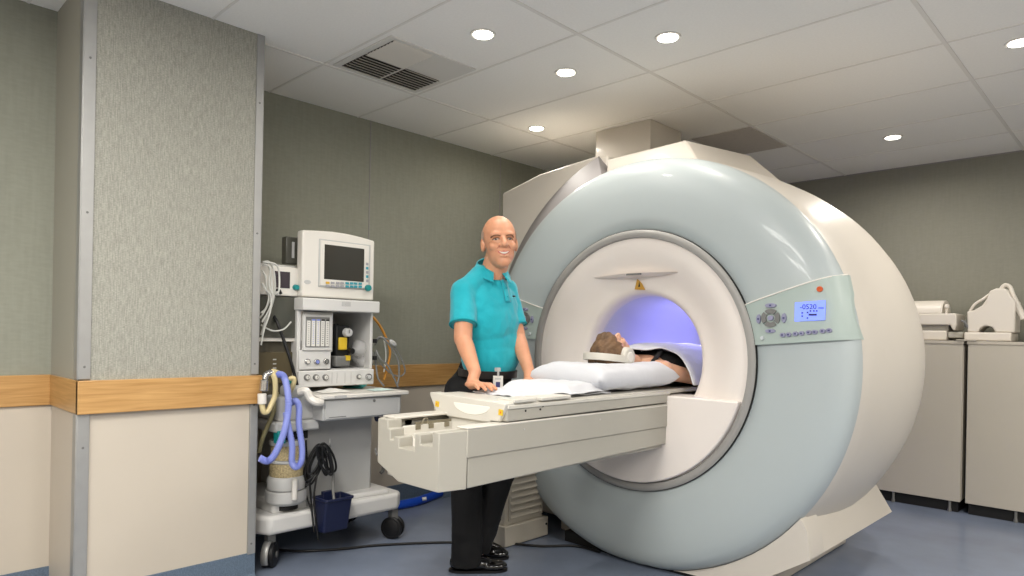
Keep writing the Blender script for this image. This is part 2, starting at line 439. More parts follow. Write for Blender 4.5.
# coil on the left cabinet
c = thing('receiver_coil', 'low white receiver coil with a curved lid on the cabinet nearest the scanner', 'scanner coil', (-1.2, 5.78, 1.212))
def ck(x, y, Y=5.66): q = at(900+x/7.2, 270+y/7.2, Y=Y); return (q.x, q.z)
def cbox(x0, y0, x1, y1, Y0, Y1): a = ck(x0, y0, Y0); b = ck(x1, y1, Y0); return MB().prism([(a[0], b[1]), (b[0], b[1]), (b[0], a[1]), (a[0], a[1])], 'y', Y0, Y1)
xs_ = ck(60, 300)[0]
t0 = ck(335, 488); t1 = ck(335, 437)
MB().prism([(xs_, 1.2145), (t0[0], 1.2145), (t1[0], t1[1]), (xs_, t1[1])], 'y', 5.66, 5.93).build('base_tray', M_coil, c, bevel=.01, segs=3)
b0 = [ck(405, 312), ck(408, 395), ck(388, 438), ck(372, 420), ck(362, 395)]
MB().prism([(xs_, b0[0][1])]+b0+[(xs_, b0[-1][1])], 'y', 5.66, 5.95).build('body', M_coil, c, bevel=.008, segs=3)
MB().box(xs_, 5.70, t1[1], ck(340,400)[0], 5.9, b0[-1][1]).build('tray_riser', M_tblg, c)
lz = b0[0][1]; lh = ck(300, 212)[1]-lz
MB().prism([(5.67, lz)]+[(5.81-.14*math.cos(PI*k/12), lz+lh*math.sin(PI*k/12)**.8) for k in range(1, 12)]+[(5.95, lz)], 'x', xs_, ck(300, 250)[0]).build('lid', M_coil, c, bevel=.006)
kx, kz = ck(325, 262); MB().box(kx-.006, 5.7, lz, kx+.006, 5.72, kz).ell((kx, 5.71, kz), (.018,.018,.02)).build('latch_knob', M_coil, c)
cbox(345, 445, 455, 490, 5.68, 5.86).build('end_block', M_tblg, c, bevel=.006)
# coil on the right cabinet
c = thing('head_coil', 'tall white head coil with an arched notch and carrying cable on the right cabinet', 'scanner coil', (-.8, 5.78, 1.212))
ta, tb_ = ck(465, 448), ck(805, 492)
MB().box(ta[0], 5.64, 1.2145, tb_[0], 5.94, ta[1]).build('base_tray', M_coil, c, bevel=.01, segs=3)
nx, nz_ = ck(622, 446)
arc = [(nx+.047*math.cos(PI*k/10), ta[1]+.045*math.sin(PI*k/10)) for k in range(0, 11)]
MB().prism([(ck(485,445)[0], ta[1]), ck(482,297), ck(530,290), ck(590,255), ck(625,205), ck(645,150), ck(690,132), ck(745,130), ck(775,145), ck(800,190), ck(832,225), (ck(826,445)[0], ta[1])]+arc, 'y', 5.66, 5.9).build('body', M_coil, c, bevel=.01, segs=3)
MB().tube([at(970,311,Y=5.7), at(975,304,Y=5.7), at(983,299,Y=5.7), at(990,294,Y=5.72)], .009).build('side_grip', M_coil, c)
MB().tube([at(1001,289,Y=5.74), at(1005,285,Y=5.74), at(1010,287,Y=5.74), at(1013,294,Y=5.72), at(1017,303,Y=5.7), at(1022,315,Y=5.7), at(1030,322,Y=5.7)], .013).tube([at(1013,297,Y=5.71), at(1024,319,Y=5.7)], .021, sub=1).build('cable', M_coil, c)
o = MB().box(-.70, 5.72, 1.213, -.4, 5.9, 1.245).box(-.69, 5.74, 1.245, -.42, 5.88, 1.29).build('coil_base_plate', M_tblg, None, base=(-.55,5.8,1.213), bevel=.006)
tag(o, 'flat pale equipment tray at the right edge, beside the head coil', 'tray')
o = MB().tube([(-1.06,5.66,1.36),(-1.035,5.66,1.34),(-1.02,5.67,1.30),(-1.01,5.68,1.25),(-1.03,5.7,1.225)], .007).box(-1.045,5.68,1.31,-1.005,5.7,1.36).build('coil_connector', M_hgrey, None, base=(-1.03,5.68,1.213))
tag(o, 'short grey connector lead between the two white coils', 'connector lead')
# =====================================================================  MRI SCANNER
CX, CZ = -2.01, 1.078
S = thing('mri_scanner', 'huge round white and pale aqua MRI scanner with a lilac-lit bore and control panels', 'MRI scanner', (CX, 3.6, 0))
COVER = [(.668,2.975),(.685,2.962),(.75,2.952),(.88,2.947),(.98,2.953),(1.03,2.968),(1.062,2.992),(1.08,3.022),(1.088,3.06),(1.086,3.075)]
def yc(r):
    for (a, ya), (b, yb) in zip(COVER, COVER[1:]):
        if a <= r <= b: return ya+(yb-ya)*(r-a)/(b-a)
    return COVER[0][1] if r < COVER[0][0] else COVER[-1][1]
def squash(r): t = max(0, min(1, (r-.70)/.30)); return 1-.026*t*t*(3-2*t)
# drum body
MB().lathe_y([(1.06,3.07),(1.085,3.078),(1.092,3.10),(1.098,3.20),(1.108,3.35),(1.118,3.55),(1.118,3.75),(1.106,3.95),(1.08,4.12),(1.03,4.26),(.94,4.36),(.8,4.39),(.42,4.39),(.352,4.36)], CX, CZ, 128, zmin=.03, squash=squash).build('drum_shell', M_beige, S, angle=40)
# aqua front cover ring
MB().lathe_y(COVER, CX, CZ, 128, zmin=.012, squash=squash).build('front_cover', M_blue, S, angle=50)
# grey ring around the disc
MB().lathe_y([(.662,2.99),(.671,2.957),(.676,2.952),(.673,2.947),(.655,2.942),(.638,2.948),(.632,2.965),(.632,3.0)], CX, CZ, 128).build('ring_trim', M_ring, S, angle=50)
MB().lathe_y([(.668,2.951),(.677,2.951),(.679,2.962)], CX, CZ, 128).build('ring_gasket', M_dark, S)
# ivory disc, dished towards the bore
def sm(t): t = max(0, min(1, t)); return t*t*(3-2*t)
def disc_y(r, a):
    z = CZ+r*math.sin(a)
    d = .075*sm((.60-r)/.22)
    return 2.962+d
dm = MB(); rs = [.34,.342,.346,.355,.365,.38,.40,.43,.46,.5,.54,.58,.61,.635]; n = 96
ys = {.34:3.13,.342:3.10,.346:3.075,.355:3.055,.365:3.045}
R = []
for r in rs:
    R.append([(CX+r*math.cos(2*PI*k/n), ys.get(r, disc_y(r, 2*PI*k/n)), CZ+r*math.sin(2*PI*k/n)) for k in range(n)])
dm.loft(R, True, False).build('bore_disc', M_disc, S, angle=60)
# bore tunnel
MB().lathe_y([(.34,3.12),(.345,3.2),(.345,4.3),(.352,4.37)], CX, CZ, 72).build('bore_liner', M_bore, S)
# bore floor
MB().prism([(CX-.30,.90),(CX+.30,.90),(CX+.245,.83),(CX-.245,.83)], 'y', 3.1, 4.36).build('bore_floor', M_white, S, bevel=.004)
# lower docking cover filling the bottom of the disc
seg = []
for k in range(0, 41):
    a = PI+.27+(PI-.54)*k/40
    seg.append((CX+.630*math.cos(a), CZ+.630*math.sin(a)))
zt = seg[0][1]
MB().prism([(x, z) for x, z in seg], 'y', 2.925, 3.1).build('docking_cover', M_disc, S, bevel=.008, segs=3)
# lip above the bore with the warning triangle
MB().hexa([(CX-.27,2.985,1.516),(CX+.25,2.985,1.521),(CX+.05,3.06,1.506),(CX-.06,3.06,1.506),
           (CX-.27,2.980,1.521),(CX+.25,2.980,1.526),(CX+.05,2.962,1.530),(CX-.06,2.962,1.530)]).build('bore_lip', M_disc, S)
MB().box(CX-.045,2.962,1.520,CX+.045,2.969,1.5285).build('laser_window', M_grey, S)
tm = MB()
tm.prism([(CX-.035,1.45),(CX+.032,1.445),(CX+.012,1.478),(CX-.02,1.51)], 'y', 3.028, 3.03)
o = tm.build('warning_label', M_gold, S); o['label'] = 'small amber warning label above the bore'
mk = MB().prism([(CX-.012,1.462),(CX+.0,1.464),(CX-.006,1.49)], 'y', 3.0265, 3.0285); mk.build('warning_mark', M_dark, o)
# grey flared recess and the boxy housing at the upper left
rc = []
for r, y, a0 in ((1.075,3.05,105.6),(1.10,3.075,106),(1.30,3.225,110),(1.31,3.245,110.2),(1.2,3.25,110.2)):
    rc.append([(CX+r*math.cos(math.radians(a0+(215-a0)*k/60)), y, CZ+(squash(r) if a0+(215-a0)*k/60 < 180 else 1)*r*math.sin(math.radians(a0+(215-a0)*k/60))) for k in range(61)])
rm = MB().loft(rc, False, False)
rm._f([rm.bm.verts.new(Vector(rc[i][0])) for i in range(5)]+[rm.bm.verts.new(Vector((rc[0][0][0], 3.25, rc[0][0][2])))])
rm.build('flared_recess', M_greycone, S, angle=40)
ea = math.radians(105)
e1, e2 = Vector((math.cos(ea), 0, math.sin(ea))), Vector((math.cos(ea-.012), 0, math.sin(ea-.012)))
c0 = Vector((CX, 0, CZ))
P = [c0+e*r+Vector((0,y,0)) for e in (e1, e2) for r, y in ((1.07,3.05),(1.29,3.205),(1.29,3.26),(1.07,3.26))]
MB().prism([(-3.29,.06),(-2.42,.06),(-2.42,1.9),(-2.40,2.275),(-2.5,2.285),(-2.95,2.245),(-3.29,2.165)], 'y', 3.252, 4.3).build('side_housing', M_beige, S, bevel=.015, segs=3)
# faceted cap on top
MB().hexa([(-2.32,3.10,1.9),(-1.60,3.10,1.9),(-1.45,3.9,1.95),(-2.5,3.9,1.9),
           (-2.345,3.17,2.222),(-1.86,3.20,2.252),(-1.80,3.85,2.29),(-2.5,3.85,2.30)]).build('top_cap', M_beige, S, bevel=.012, segs=3)
# feet: wide skirts either side and the plinth
def skirt(sgn):
    X = lambda x: CX+sgn*x
    m = MB()
    arc = [(X(1.086*math.cos(a)), max(.01, CZ+1.086*math.sin(a))) for a in [math.radians(-78+k*4) for k in range(0, 11)]]
    poly = arc+[(X(.845+.04), CZ-.66)]+[(X(.885),.235),(X(.62),.03)]
    if sgn > 0: m.prism([(X(.25),.02)]+arc+[(X(.885),.36),(X(.90),.235),(X(.60),.035)], 'y', 3.03, 3.2)
    # side flank running back
    m.hexa([(X(.60),3.19,.035),(X(.90),3.19,.235),(X(.90),4.25,.235),(X(.60),4.25,.035),
            (X(.60),3.19,.50),(X(.84),3.10,.44),(X(.80),4.25,.40),(X(.60),4.25,.50)])
    o = m.build('foot_skirt', M_beige, S, bevel=.006)
    if sgn > 0:
        for x, z in ((.39, .09), (.70, .27)): MB().cyl((X(x),3.031,z),(X(x),3.027,z), .009, seg=12).build('screw', M_dark, o)
skirt(1); skirt(-1)
MB().box(CX-.66, 3.2, 0.002, CX+.66, 4.25, .2).build('plinth', M_beige, S, bevel=.01)
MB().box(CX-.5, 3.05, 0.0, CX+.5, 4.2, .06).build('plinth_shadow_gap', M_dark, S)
# control panels
def cpanel(sgn):
    A, B, C, D = (.613,1.352), (1.022,1.481), (1.083,1.205), (.661,1.17)
    def pt(u, v, off):
        x = (A[0]*(1-u)+B[0]*u)*(1-v)+(D[0]*(1-u)+C[0]*u)*v
        z = (A[1]*(1-u)+B[1]*u)*(1-v)+(D[1]*(1-u)+C[1]*u)*v
        r = math.hypot(x, z-CZ)
        return (CX+sgn*x, yc(r)-off, z)
    m = MB(); nu, nv = 24, 10
    m.grid(lambda u, v: pt(u, v, .016), nu, nv)
    bord = [(i/nu, 0) for i in range(nu)]+[(1, j/nv) for j in range(nv)]+[(1-i/nu, 1) for i in range(nu)]+[(0, 1-j/nv) for j in range(nv)]
    m.loft([[pt(u, v, .016) for u, v in bord], [pt(u, v, -.02) for u, v in bord]], True, False)
    p = m.build('control_panel', M_panel, S, angle=30)
    e = MB().tube([pt(u/10, 0, .0165) for u in range(11)], .0035, sub=1)
    e.build('panel_edge', M_white, p)
    def xz(px, py):      # button spots are measured on the right panel, mirrored for the left one
        q = at(px, py, Y=2.935); return (q.x-CX)
    def spot(px, py):
        q = at(px, py, Y=2.935); x = q.x-CX; r = math.hypot(x, q.z-CZ)
        return Vector((CX+sgn*x, yc(r)-.018, q.z))
    def btn(px, py, w, h, name='button', m_=M_btn, rot=0):
        c = spot(px, py); b = MB()
        b.cyl(c+Vector((0,.002,0)), c+Vector((0,-.006,0)), 1, .9, 20)
        for v in b.bm.verts:
            dx, dz = (v.co.x-c.x)*w, (v.co.z-c.z)*h
            v.co.x = c.x+dx*math.cos(rot)-dz*math.sin(rot); v.co.z = c.z+dx*math.sin(rot)+dz*math.cos(rot)
        o = b.build(name, m_, p)
        return c, o
    if sgn > 0:
        c = spot(810, 311)
        s = MB().hexa([c+Vector(q) for q in ((-.062,.004,-.045),(.062,.004,-.038),(.062,.004,.044),(-.062,.004,.037),(-.062,-.003,-.045),(.062,-.003,-.038),(.062,-.003,.044),(-.062,-.003,.037))])
        s.bm.faces.ensure_lookup_table()
        scr = s.build('display', M_lcd, p); scr['label'] = 'glowing blue display'
        t = MB(); M4 = Matrix.Translation(c+Vector((.004,-.0035,.017)))@Matrix.Rotation(PI/2, 4, 'X')
        text_mesh(t, '-0520', .030, M4@Matrix.Translation((-.010,0,0))); text_mesh(t, 'mm', .014, M4@Matrix.Translation((.043,-.004,0)))
        for dx, dz in ((-.03,-.008),(-.03,-.022),(-.008,-.006),(-.008,-.03),(.004,.0),(.018,.0),(.03,.0)):
            t.box(c.x+dx-.003, c.y-.0045, c.z+dz-.003, c.x+dx+.003, c.y-.003, c.z+dz+.003)
        t.box(c.x-.003, c.y-.0045, c.z-.02, c.x+.03, c.y-.003, c.z-.012)
        t.build('display_writing', M_lcdtxt, scr)
        btn(819, 289, .0125, .0125, 'stop_button', M_orange)[1]['label'] = 'orange button'
        for px, py in ((783,335),(789,334.6),(796,333.8),(802,333.4),(809,332.4),(815,332),(822.5,331),(828.5,330.4)):
            c, o = btn(px, py, .0125, .0105)
            MB().box(c.x-.004, c.y-.0075, c.z-.003, c.x+.004, c.y-.006, c.z+.003).build('button_mark', M_btnd, o)
    cc = spot(771, 318)
    for px, py, w, h in ((771,305.5,.027,.0105),(770.5,331,.024,.0095),(758.5,319,.011,.022),(784.5,318,.011,.022)):
        c, o = btn(px, py, w, h)
        MB().box(c.x-.004, c.y-.0075, c.z-.004, c.x+.004, c.y-.006, c.z+.004).build('button_mark', M_btnd, o)
    for q in range(4):     # ring of four curved keys
        a0 = PI/4+q*PI/2+.1; a1 = a0+PI/2-.2; b = MB()
        ring = lambda r: [(cc.x+r*math.cos(a0+(a1-a0)*k/8), cc.z+r*.95*math.sin(a0+(a1-a0)*k/8)) for k in range(9)]
        b.prism(ring(.021)+ring(.042)[::-1], 'y', cc.y-.006, cc.y+.002).build('button', M_grey, p)
    btn(771, 318, .014, .012)
    btn(762, 338, .009, .009, 'button', M_btnplate)
    return p
cpanel(1)['label'] = 'control panel with blue display right of the bore'
cpanel(-1)['label'] = 'control panel left of the bore, partly behind the man'

# duct cover from scanner to ceiling
o = MB().box(-2.84, 3.7, 2.306, -2.40, 4.08, ZC-.001).build('duct_cover', M_beige, None, base=(-2.62,3.89,2.306), bevel=.004)
tag(o, 'square beige duct cover rising from the scanner top to the ceiling', 'duct cover')

# lilac lamps inside the bore
for y, e in ((3.62, 10), (4.08, 12)):
    l = bpy.data.lights.new('bore_lamp', 'AREA'); l.shape = 'RECTANGLE'; l.size = .12; l.size_y = .45; l.energy = e*.36; l.color = (.42, .40, 1); l.spread = math.radians(130)
    lo = bpy.data.objects.new('bore_lamp', l); COL.objects.link(lo); lo.location = (CX, y, CZ+.335)
sb = MB()
for y in (3.62, 4.08): sb.box(CX-.06, y-.22, CZ+.337, CX+.06, y+.22, CZ+.345)
sb.build('bore_light_strip', mat('bore_light', (150,150,255), .4, emit=1.5), S)

# louvred box beside the scanner
B = thing('louvred_floor_box', 'beige louvred floor box standing behind the man beside the scanner', 'floor unit', (-2.78, 2.87, 0))
MB().box(-2.93, 2.7, .115, -2.665, 3.02, .66).build('casing', M_cab, B, bevel=.006)
MB().box(-2.95, 2.685, .004, -2.64, 3.05, .118).build('plinth', M_cab, B, bevel=.006)
lv = MB()
for k in range(12):
    z = .155+k*.038
    lv.hexa([(-2.667,2.74,z),(-2.648,2.74,z),(-2.648,3.0,z),(-2.667,3.0,z),(-2.667,2.74,z+.03),(-2.664,2.74,z+.03),(-2.664,3.0,z+.03),(-2.667,3.0,z+.03)])
lv.build('louvre', M_cab, B, bevel=.002)
MB().box(-2.67, 2.728, .14, -2.655, 2.738, .63).box(-2.67, 3.002, .14, -2.655, 3.012, .63).build('louvre_frame', M_cab, B)
MB().cyl((-2.64,3.03,.075),(-2.636,3.03,.075),.007).build('screw', M_dark, B)

# =====================================================================  PATIENT TABLE
T = thing('patient_table', 'long ivory patient table reaching out of the scanner bore', 'patient table', (-1.985, 2.2, .64))
xn, xf = -1.77, -2.185
# side walls (near one with stepped lower band)
def wall(x, s):
    m = MB()
    m.prism([(1.60,.757),(1.60,.858),(2.96,.872),(2.96,.757)], 'x', x, x-s*.045)
    m.prism([(1.61,.648),(1.61,.757),(2.955,.757),(2.955,.672)], 'x', x-s*.006, x-s*.045)
    return m
wall(xn, 1).build('side_wall', M_tblg, T, bevel=.004); wall(xf, -1).build('side_wall', M_tblg, T, bevel=.004)
MB().box(-2.15, 1.53, .648, -1.80, 2.955, .76).build('trough', M_tblg, T, bevel=.004)
# castellated end board, folded round the corners
def endprof(): return [(-2.165,.868),(-2.165,.70),(-2.03,.646),(-1.80,.646),(-1.80,.852),(-1.836,.852),(-1.836,.80),(-1.905,.80),(-1.905,.835),(-1.935,.835),(-1.935,.772),(-2.03,.772),(-2.03,.81),(-2.062,.81),(-2.062,.795),(-2.085,.795),(-2.085,.835),(-2.10,.835),(-2.10,.868)]
MB().prism(endprof(), 'y', 1.495, 1.56).build('end_board', M_tblg, T, bevel=.003)
MB().hexa([(-1.80,1.495,.646),(-1.776,1.605,.646),(-1.82,1.605,.646),(-1.83,1.53,.646),(-1.80,1.495,.852),(-1.771,1.605,.856),(-1.82,1.605,.856),(-1.83,1.53,.852)]).build('corner_board', M_tblg, T, bevel=.003)
MB().box(-2.183, 1.52, .70, -2.14, 1.64, .868).build('corner_board', M_tblg, T, bevel=.003)
# white ledges and rails in the open end
MB().box(-2.15, 1.56, .76, -1.815, 1.80, .80).build('inner_floor', M_white, T, bevel=.003)
MB().box(-2.183, 1.53, .866, -2.10, 2.9, .876).box(-1.83, 1.60, .858, -1.769, 2.95, .866).build('top_rail', M_tblw, T, bevel=.003)
MB().box(-2.03, 1.56, .80, -1.95, 1.8, .82).box(-2.10, 1.56, .80, -2.085, 1.8, .84).box(-1.9, 1.56, .80, -1.84, 1.8, .815).build('guide_rail', M_tblw, T, bevel=.003)
mm = MB().box(-2.10, 1.62, .812, -2.09, 1.80, .85)
for yy in (1.625, 1.69, 1.77): mm.box(-2.09,yy-.012,.822,-2.082,yy+.012,.84)
mm.tube([(-2.082,1.64,.84),(-2.078,1.65,.862),(-2.078,1.665,.862),(-2.082,1.675,.84)], .003)
mm.build('drive_chain', M_tbld, T)
# tabletop carrier
tt = MB()
tt.prism([(-2.215,.938),(-2.215,.95),(-1.77,.94),(-1.77,.925),(-1.80,.868),(-1.845,.868),(-1.85,.86),(-2.10,.86),(-2.13,.872),(-2.15,.872),(-2.17,.868)], 'y', 1.785, 1.84)
tt.build('end_panel', M_tblw, T, bevel=.005, segs=3)
MB().box(-2.11, 1.80, .80, -1.87, 1.84, .87).build('end_apron', M_tblw, T, bevel=.004)
MB().box(-2.215, 1.80, .932, -1.775, 1.95, .945).build('tabletop', M_tblw, T, bevel=.004)
MB().box(-2.195, 1.94, .918, -1.785, 4.30, .938).build('tabletop_board', M_tblw, T, bevel=.004)
# handle recess in the end panel: a shallow half-ellipse scoop
hs = MB(); rr = []
for k in range(0, 17):
    a = PI+PI*k/16; rr.append((-1.955+.105*math.cos(a), .921+.040*math.sin(a)))
hs.prism(rr, 'y', 1.7835, 1.79).build('handle_scoop', mat('scoop_white', (244,241,232), .35), T, bevel=.002)
# near side rail of the tabletop with a raised corner block
MB().prism([(1.80,.870),(1.80,.915),(2.955,.917),(2.955,.876)], 'x', -1.772, -1.80).prism([(1.80,.870),(1.80,.915),(4.2,.92),(4.2,.876)], 'x', -2.205, -2.18).build('tabletop_rail', M_tblg, T, bevel=.003)
MB().box(-1.80, 1.80, .916, -1.768, 2.95, .932).build('rail_cap', M_tblw, T, bevel=.003)
MB().box(-1.86, 1.83, .938, -1.765, 1.96, .953).box(-1.86, 1.985, .938, -1.765, 2.17, .953).build('rail_block', M_tblw, T, bevel=.004)
for yy in (1.90, 1.985, 2.0): MB().cyl((-1.772,yy,.905+.012*(yy==2.0)),(-1.7695,yy,.905+.012*(yy==2.0)),.004,seg=10).build('screw', M_dark, T)
for px, py in ((524,439),(600,421)): yy = at(px,py,X=-1.77).y; MB().cyl((-1.77,yy,.835),(-1.7685,yy,.835),.0035,seg=10).build('screw', M_lgrey, T)
for x, z in ((-2.163,.905),(-1.79,.905)):
    o = MB().box(x-.011, 1.7822, z-.011, x+.011, 1.785, z+.011, Matrix.Rotation(.1,3,'Y')).build('caution_label', M_yellow, T)
    MB().box(x-.002, 1.781, z-.004, x+.002, 1.7825, z+.004).build('caution_mark', M_orange, o)

# linen on the table
def cloth(fn, name, m_, label, cat, base, nu=40, nv=30, th=.004, sub=1):
    o = MB().grid(fn, nu, nv).build(name, m_, None, base=base, solid=th, sub=sub, angle=180, offset=1, fix=True)
    tag(o, label, cat); return o
from mathutils import noise
def nz(x, y, z=0, s=1): return noise.noise(Vector((x*s, y*s, z*s)))
def quadmap(C):
    def f(u, v):
        a = Vector(C[0])*(1-u)+Vector(C[1])*u; b = Vector(C[3])*(1-u)+Vector(C[2])*u
        return a*(1-v)+b*v
    return f
q1 = quadmap([(-2.17,1.975,.0),(-1.83,1.99,0),(-1.80,2.50,0),(-2.20,2.62,0)])
def sheet1(u, v):
    p = q1(u, v); e = min(u, 1-u, v*1.2, 1-v)
    p.z = .9415+.022*sm(e*8)*(.6+.5*abs(nz(p.x, p.y, 0, 9)))+.006*nz(p.x, p.y, 3, 22)
    p.x += .01*nz(p.y*6, 1); p.y += .012*nz(p.x*9, 5); return p
cloth(sheet1, 'folded_sheet', M_sheet, 'crumpled folded white sheet lying on the table between the hand and the pillow', 'sheet', (-2,2.3,.945))
q2 = quadmap([(-2.10,2.06,0),(-1.775,2.17,0),(-1.79,2.42,0),(-2.12,2.40,0)])
def sheet2(u, v):
    p = q2(u, v); e = min(u, 1-u, v, 1-v)
    p.z = .952+.040*sm(e*7)+.007*nz(p.x, p.y, 8, 16); p.y += .02*nz(p.x*8, 2); return p
cloth(sheet2, 'small_towel', M_sheet, 'small white cloth laid on top of the folded sheet near the table edge', 'cloth', (-1.95,2.3,.975))

# pillow
def pil(u, v):
    a = 2*PI*u
    return None
pm = MB(); N1, N2 = 48, 28
PX0, PX1, PY0, PY1 = -2.20, -1.765, 2.36, 3.03
def pillow_pt(s, t, side):
    x = s*2-1; y = t*2-1
    ex = 1-abs(x)**4; ey = 1-abs(y)**8
    h = .056*max(0, ex)**.42*max(0, ey)**.45
    pinch = 1-.06*(1-abs(y)**2)*0
    X = (PX0+PX1)/2+(PX1-PX0)/2*x*(1-.05*(1-y*y)); Y = (PY0+PY1)/2+(PY1-PY0)/2*y*(1-.05*(1-x*x))
    w = .010*nz(X, Y, side*5, 9)+.005*nz(X, Y, side*5, 24)
    sink = .012*math.exp(-(((X+2.0)/.12)**2+((Y-2.68)/.16)**2))*(side > 0)
    return Vector((X, Y, 1.000+side*(h*1.0)+w*min(1, h*30)-sink+(.018 if side > 0 else 0)*min(1,h*20)))
for side in (1, -1): pm.grid(lambda u, v: pillow_pt(u, v, side), N1, N2)
bmesh.ops.remove_doubles(pm.bm, verts=pm.bm.verts[:], dist=.0008)
o = pm.build('pillow', M_pillow, None, base=(-2,2.68,.96), angle=180)
tag(o, 'large plump white pillow under the lying patient\'s head', 'pillow')
# =====================================================================  ANAESTHESIA MACHINE
A = thing('anaesthesia_machine', 'wheeled white anaesthesia machine with screen, gauges and drawer behind the pillar', 'anaesthesia machine', (-3.45, 1.95, 0))
def B4(mb, px0, py0, px1, py1, Xf, dep):
    """box whose front face lies at x = Xf and spans two measured corners"""
    a = at(px0, (py0+py1)/2, X=Xf); b = at(px1, (py0+py1)/2, X=Xf); m = (px0+px1)/2
    z1 = at(m, py0, X=Xf).z; z0 = at(m, py1, X=Xf).z
    mb.box(Xf-dep, a.y, z0, Xf, b.y, z1); return (a.y, b.y, z0, z1)
# base with casters
MB().prism([(-3.74,1.52),(-3.25,1.52),(-3.17,1.56),(-3.17,2.34),(-3.22,2.39),(-3.74,2.39)], 'z', .175, .27).build('base', M_mach, A, bevel=.02, segs=3)
MB().prism([(-3.70,1.60),(-3.22,1.60),(-3.22,1.80),(-3.70,1.80)], 'z', .26, .33).build('base_hump', M_mach, A, bevel=.02, segs=3)
MB().prism([(-3.74,1.80),(-3.24,1.80),(-3.20,2.30),(-3.74,2.30)], 'z', .26, .295).build('base_cover', M_mach, A, bevel=.015)
def caster(x, y, yaw, label=None):
    R = Matrix.Rotation(yaw, 3, 'Z'); ax = R@Vector((0,1,0)); c = Vector((x, y, .064))
    w = MB()
    for s in (-1, 1):
        w.cyl(c+ax*(s*.009), c+ax*(s*.03), .0635, .0635, 28); w.cyl(c+ax*(s*.03), c+ax*(s*.034), .052, .04, 28)
    o = w.build('caster', M_black, A, bevel=.004)
    MB().cyl(c-ax*.009, c+ax*.009, .05).box(x-.02, y-.02, .06, x+.02, y+.02, .18).build('caster_fork', M_grey, o)
    h = MB().cyl(c+ax*.034, c+ax*.037, .016); h.build('hub', M_grey, o)
caster(-3.22, 2.34, .5); caster(-3.24, 1.60, -.75); caster(-3.68, 1.6, .2); caster(-3.68, 2.33, .4)
f = MB(); fv = Vector((.66,-.75,0)); sv = Vector((.75,.66,0)); c = Vector((-3.24,1.60,.066))
f.grid(lambda u, v: c+(fv*math.cos(-.6+u*1.9)+Vector((0,0,math.sin(-.6+u*1.9))))*.070+sv*((v-.5)*.036), 14, 2)
f.build('wheel_guard', M_alu, A, solid=.003)
# column
MB().box(-3.72, 1.77, .28, -3.30, 2.24, .86).build('column', M_lgrey, A, bevel=.012)
# drawer and worktop
m = MB(); y0, y1, z0, z1 = B4(m, 323, 397, 401, 418, -3.06, .6); m.build('drawer', M_lgrey, A, bevel=.006)
d = MB().box(-3.06, y0+.01, z0+.008, -3.052, y1-.01, z1-.008).build('drawer_front', M_lgrey, A, bevel=.003)
MB().cyl((-3.052, y0+(y1-y0)*.62, z1-.022), (-3.048, y0+(y1-y0)*.62, z1-.022), .008).build('lock', M_grey, d)
MB().box(-3.0515, y0+.03, z0+.016, -3.051, y0+.13, z0+.020).build('drawer_marking', M_grey, d)
WT = z1+.022
MB().box(-3.70, y0-.03, z1, -3.035, y1+.035, WT).build('worktop', M_white, A, bevel=.006, segs=3)
MB().box(-3.037, y0+.05, z1+.004, -3.033, y0+.12, WT-.004).build('worktop_marking', M_lgrey, A)
# upper cabinet
Xc = -3.24
m = MB(); g = B4(m, 298.5, 370, 374, 386, Xc+.02, .42); m.build('gauge_panel', M_mach, A, bevel=.006)
m = MB(); h = B4(m, 299, 350, 331, 369.5, Xc+.01, .40); m.build('knob_panel', M_mach, A, bevel=.005)
yL, yR = g[0], g[1]; zt = at(340, 311, X=Xc).z
MB().box(-3.70, yL, g[3], -3.68, yR, zt).box(-3.70, yR-.018, g[3], Xc, yR, zt).box(-3.70, yL-.002, .86, Xc-.0, yL+.02, zt).box(-3.68, h[1]-.012, g[3], Xc-.02, h[1], zt).build('cabinet_shell', M_mach, A, bevel=.003)
MB().box(-3.66, h[1]+.002, g[3]-.002, Xc, yR-.018, g[3]+.006).build('shelf_floor', M_lgrey, A)
# flow meter block
m = MB(); fy = B4(m, 303.5, 312, 333, 352, Xc+.0, .25)
m.build('flowmeter_body', M_mach, A, bevel=.004)
fr = MB(); w_ = B4(fr, 303.5, 314.5, 332, 350.5, Xc+.02, .02); fb = fr.build('flowmeter_frame', M_mach, A, bevel=.003)
ins = MB(); iv = B4(ins, 306, 317, 329.5, 347, Xc+.0235, .004); ins.build('flowmeter_window', M_grey, A)
for k in range(5):
    a = iv[0]+(iv[1]-iv[0])*(k+.12)/5; b = iv[0]+(iv[1]-iv[0])*(k+.85)/5
    tb = MB().box(Xc+.0235, a, iv[2]+.004, Xc+.027, b, iv[3]-.012).build('flowmeter_scale', M_paper, A)
    t = MB()
    for j in range(11):
        zz = iv[2]+.018+(iv[3]-iv[2]-.05)*j/10; t.box(Xc+.027, (a+b)/2-.004, zz, Xc+.0275, (a+b)/2+.004, zz+.0025)
    t.box(Xc+.027, a, iv[3]-.02, Xc+.028, b, iv[3]-.012)
    t.build('scale_marks', [M_grey, M_hblue, M_hblue, M_dark, M_dark][k], tb)
